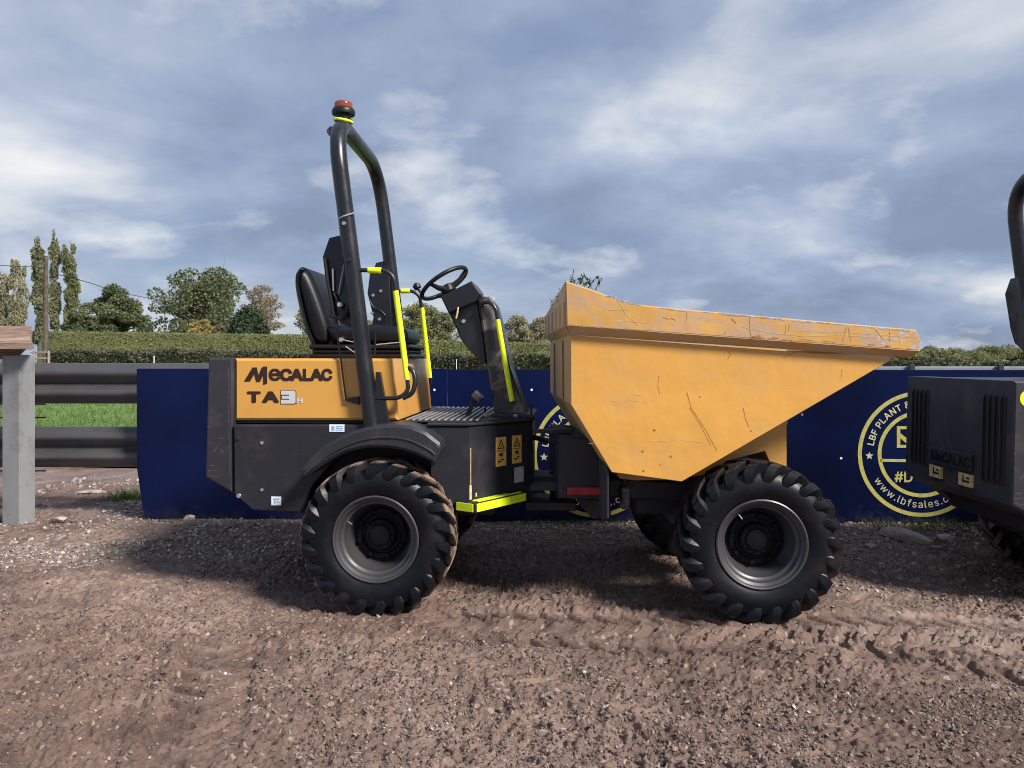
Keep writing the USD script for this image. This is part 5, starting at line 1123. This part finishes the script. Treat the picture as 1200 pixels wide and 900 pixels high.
M['clod'] = mat('mud_clod', {'o': ('object_info', {}), 'r': ('rgb_ramp', {'ramp': [(0.0, (0.075, 0.052, 0.043)), (0.7, (0.150, 0.106, 0.088)), (1.0, (0.270, 0.208, 0.178))]}), 'p': ('principled_bsdf', {'roughness': 0.8})}, [('o.random', 'r.fac'), ('r.color', 'p.base_color')], 'p.BSDF')
def instancer(name, label, cat_, protos_, pname, mat_, XY, S, sink, seed):
    r = np.random.default_rng(seed); g = UsdGeom.PointInstancer.Define(stage, '/World/' + name); tag(g, label, cat_, kind='stuff'); pp = []
    for k, m_ in enumerate(protos_): pp.append(usdkit.mesh(stage, f'/World/{name}/{pname}' + (f'_{k:03d}' if k else ''), m_, mat_, smooth=False).GetPath())
    g.CreatePrototypesRel().SetTargets(pp); n = len(XY); z = flat_under(XY[:, 0], XY[:, 1], ground_height(XY[:, 0], XY[:, 1]))
    g.CreatePositionsAttr(Vt.Vec3fArray.FromNumpy(np.column_stack([XY, z + S * sink]).astype(np.float32))); g.CreateProtoIndicesAttr(Vt.IntArray.FromNumpy(r.integers(0, len(pp), n).astype(np.int32)))
    g.CreateScalesAttr(Vt.Vec3fArray.FromNumpy((S[:, None] * r.uniform(.6, 1.3, (n, 3))).astype(np.float32))); qa = r.normal(0, 1, (n, 4)) * np.array([1, .3, .3, 1]); qa /= np.linalg.norm(qa, axis=1, keepdims=True)
    g.CreateOrientationsAttr(Vt.QuathArray([Gf.Quath(*map(float, q_)) for q_ in qa]))
n_ = 120000; y_ = 2.5 + 3.6 * rng.uniform(0, 1, n_) ** 1.5; x_ = rng.uniform(-.85, .85, n_) * y_
k_ = rng.uniform(0, 1, n_) < np.clip((meshkit.fbm(np.stack([x_ * 1.5, y_ * 1.9, 0 * x_], -1), 3, 71) - .43) * 6, .08, 1); XY = np.column_stack([x_, y_])[k_]; XY = XY[(track_marks(XY[:, 0], XY[:, 1]) > -.004) | (rng.uniform(0, 1, len(XY)) < .25)]
instancer('mud_clods', 'small crumbs of brown mud strewn over the yard ground', 'mud', [rock(1, .7, .6, 140 + k, 1, .8) for k in range(5)], 'clod', M['clod'], XY, .0028 + .0095 * rng.uniform(0, 1, len(XY)) ** 2.6, .15, 91)

# weeds and moss along the hoarding's foot, a tuft at the left
def tuft_patch(n, x0, x1, y0, y1, h0, h1, seed):
    r = np.random.default_rng(seed); x, y = r.uniform(x0, x1, n), r.uniform(y0, y1, n); return x, y, flat_under(x, y, ground_height(x, y)) - .005, r.uniform(h0, h1, n), r.uniform(.004, .010, n)
bl = []
for k, (nn, *ar) in enumerate(((1500, 3.0, 4.6, 6.25, 6.62, .02, .09), (700, .1, 1.1, 6.5, 6.66, .01, .05), (260, -3.2, -2.0, 6.62, 6.8, .01, .05), (300, -4.6, -3.1, 7.2, 9.8, .01, .05))):
    a_ = tuft_patch(nn, *ar, 200 + k); bl.append(blades(*a_, 300 + k, .7))
single('weeds_ground_cover', cat(bl), M['weed'], 'low green weeds and moss along the foot of the hoarding', 'weeds', kind='stuff', smooth=False)
x, y = (150 - 600) / FOC * 7.9, 7.9; r_ = np.random.default_rng(77); n_ = 420
xx, yy = x + r_.normal(0, .10, n_), y + r_.normal(0, .10, n_)
single('grass_tuft', blades(xx, yy, np.full(n_, gz(x, y) - .01), r_.uniform(.04, .16, n_), r_.uniform(.006, .012, n_), 78, .45), M['grass'], 'green grass tuft on the mud below the barrier, left of the hoarding', 'grass', kind='stuff', smooth=False)
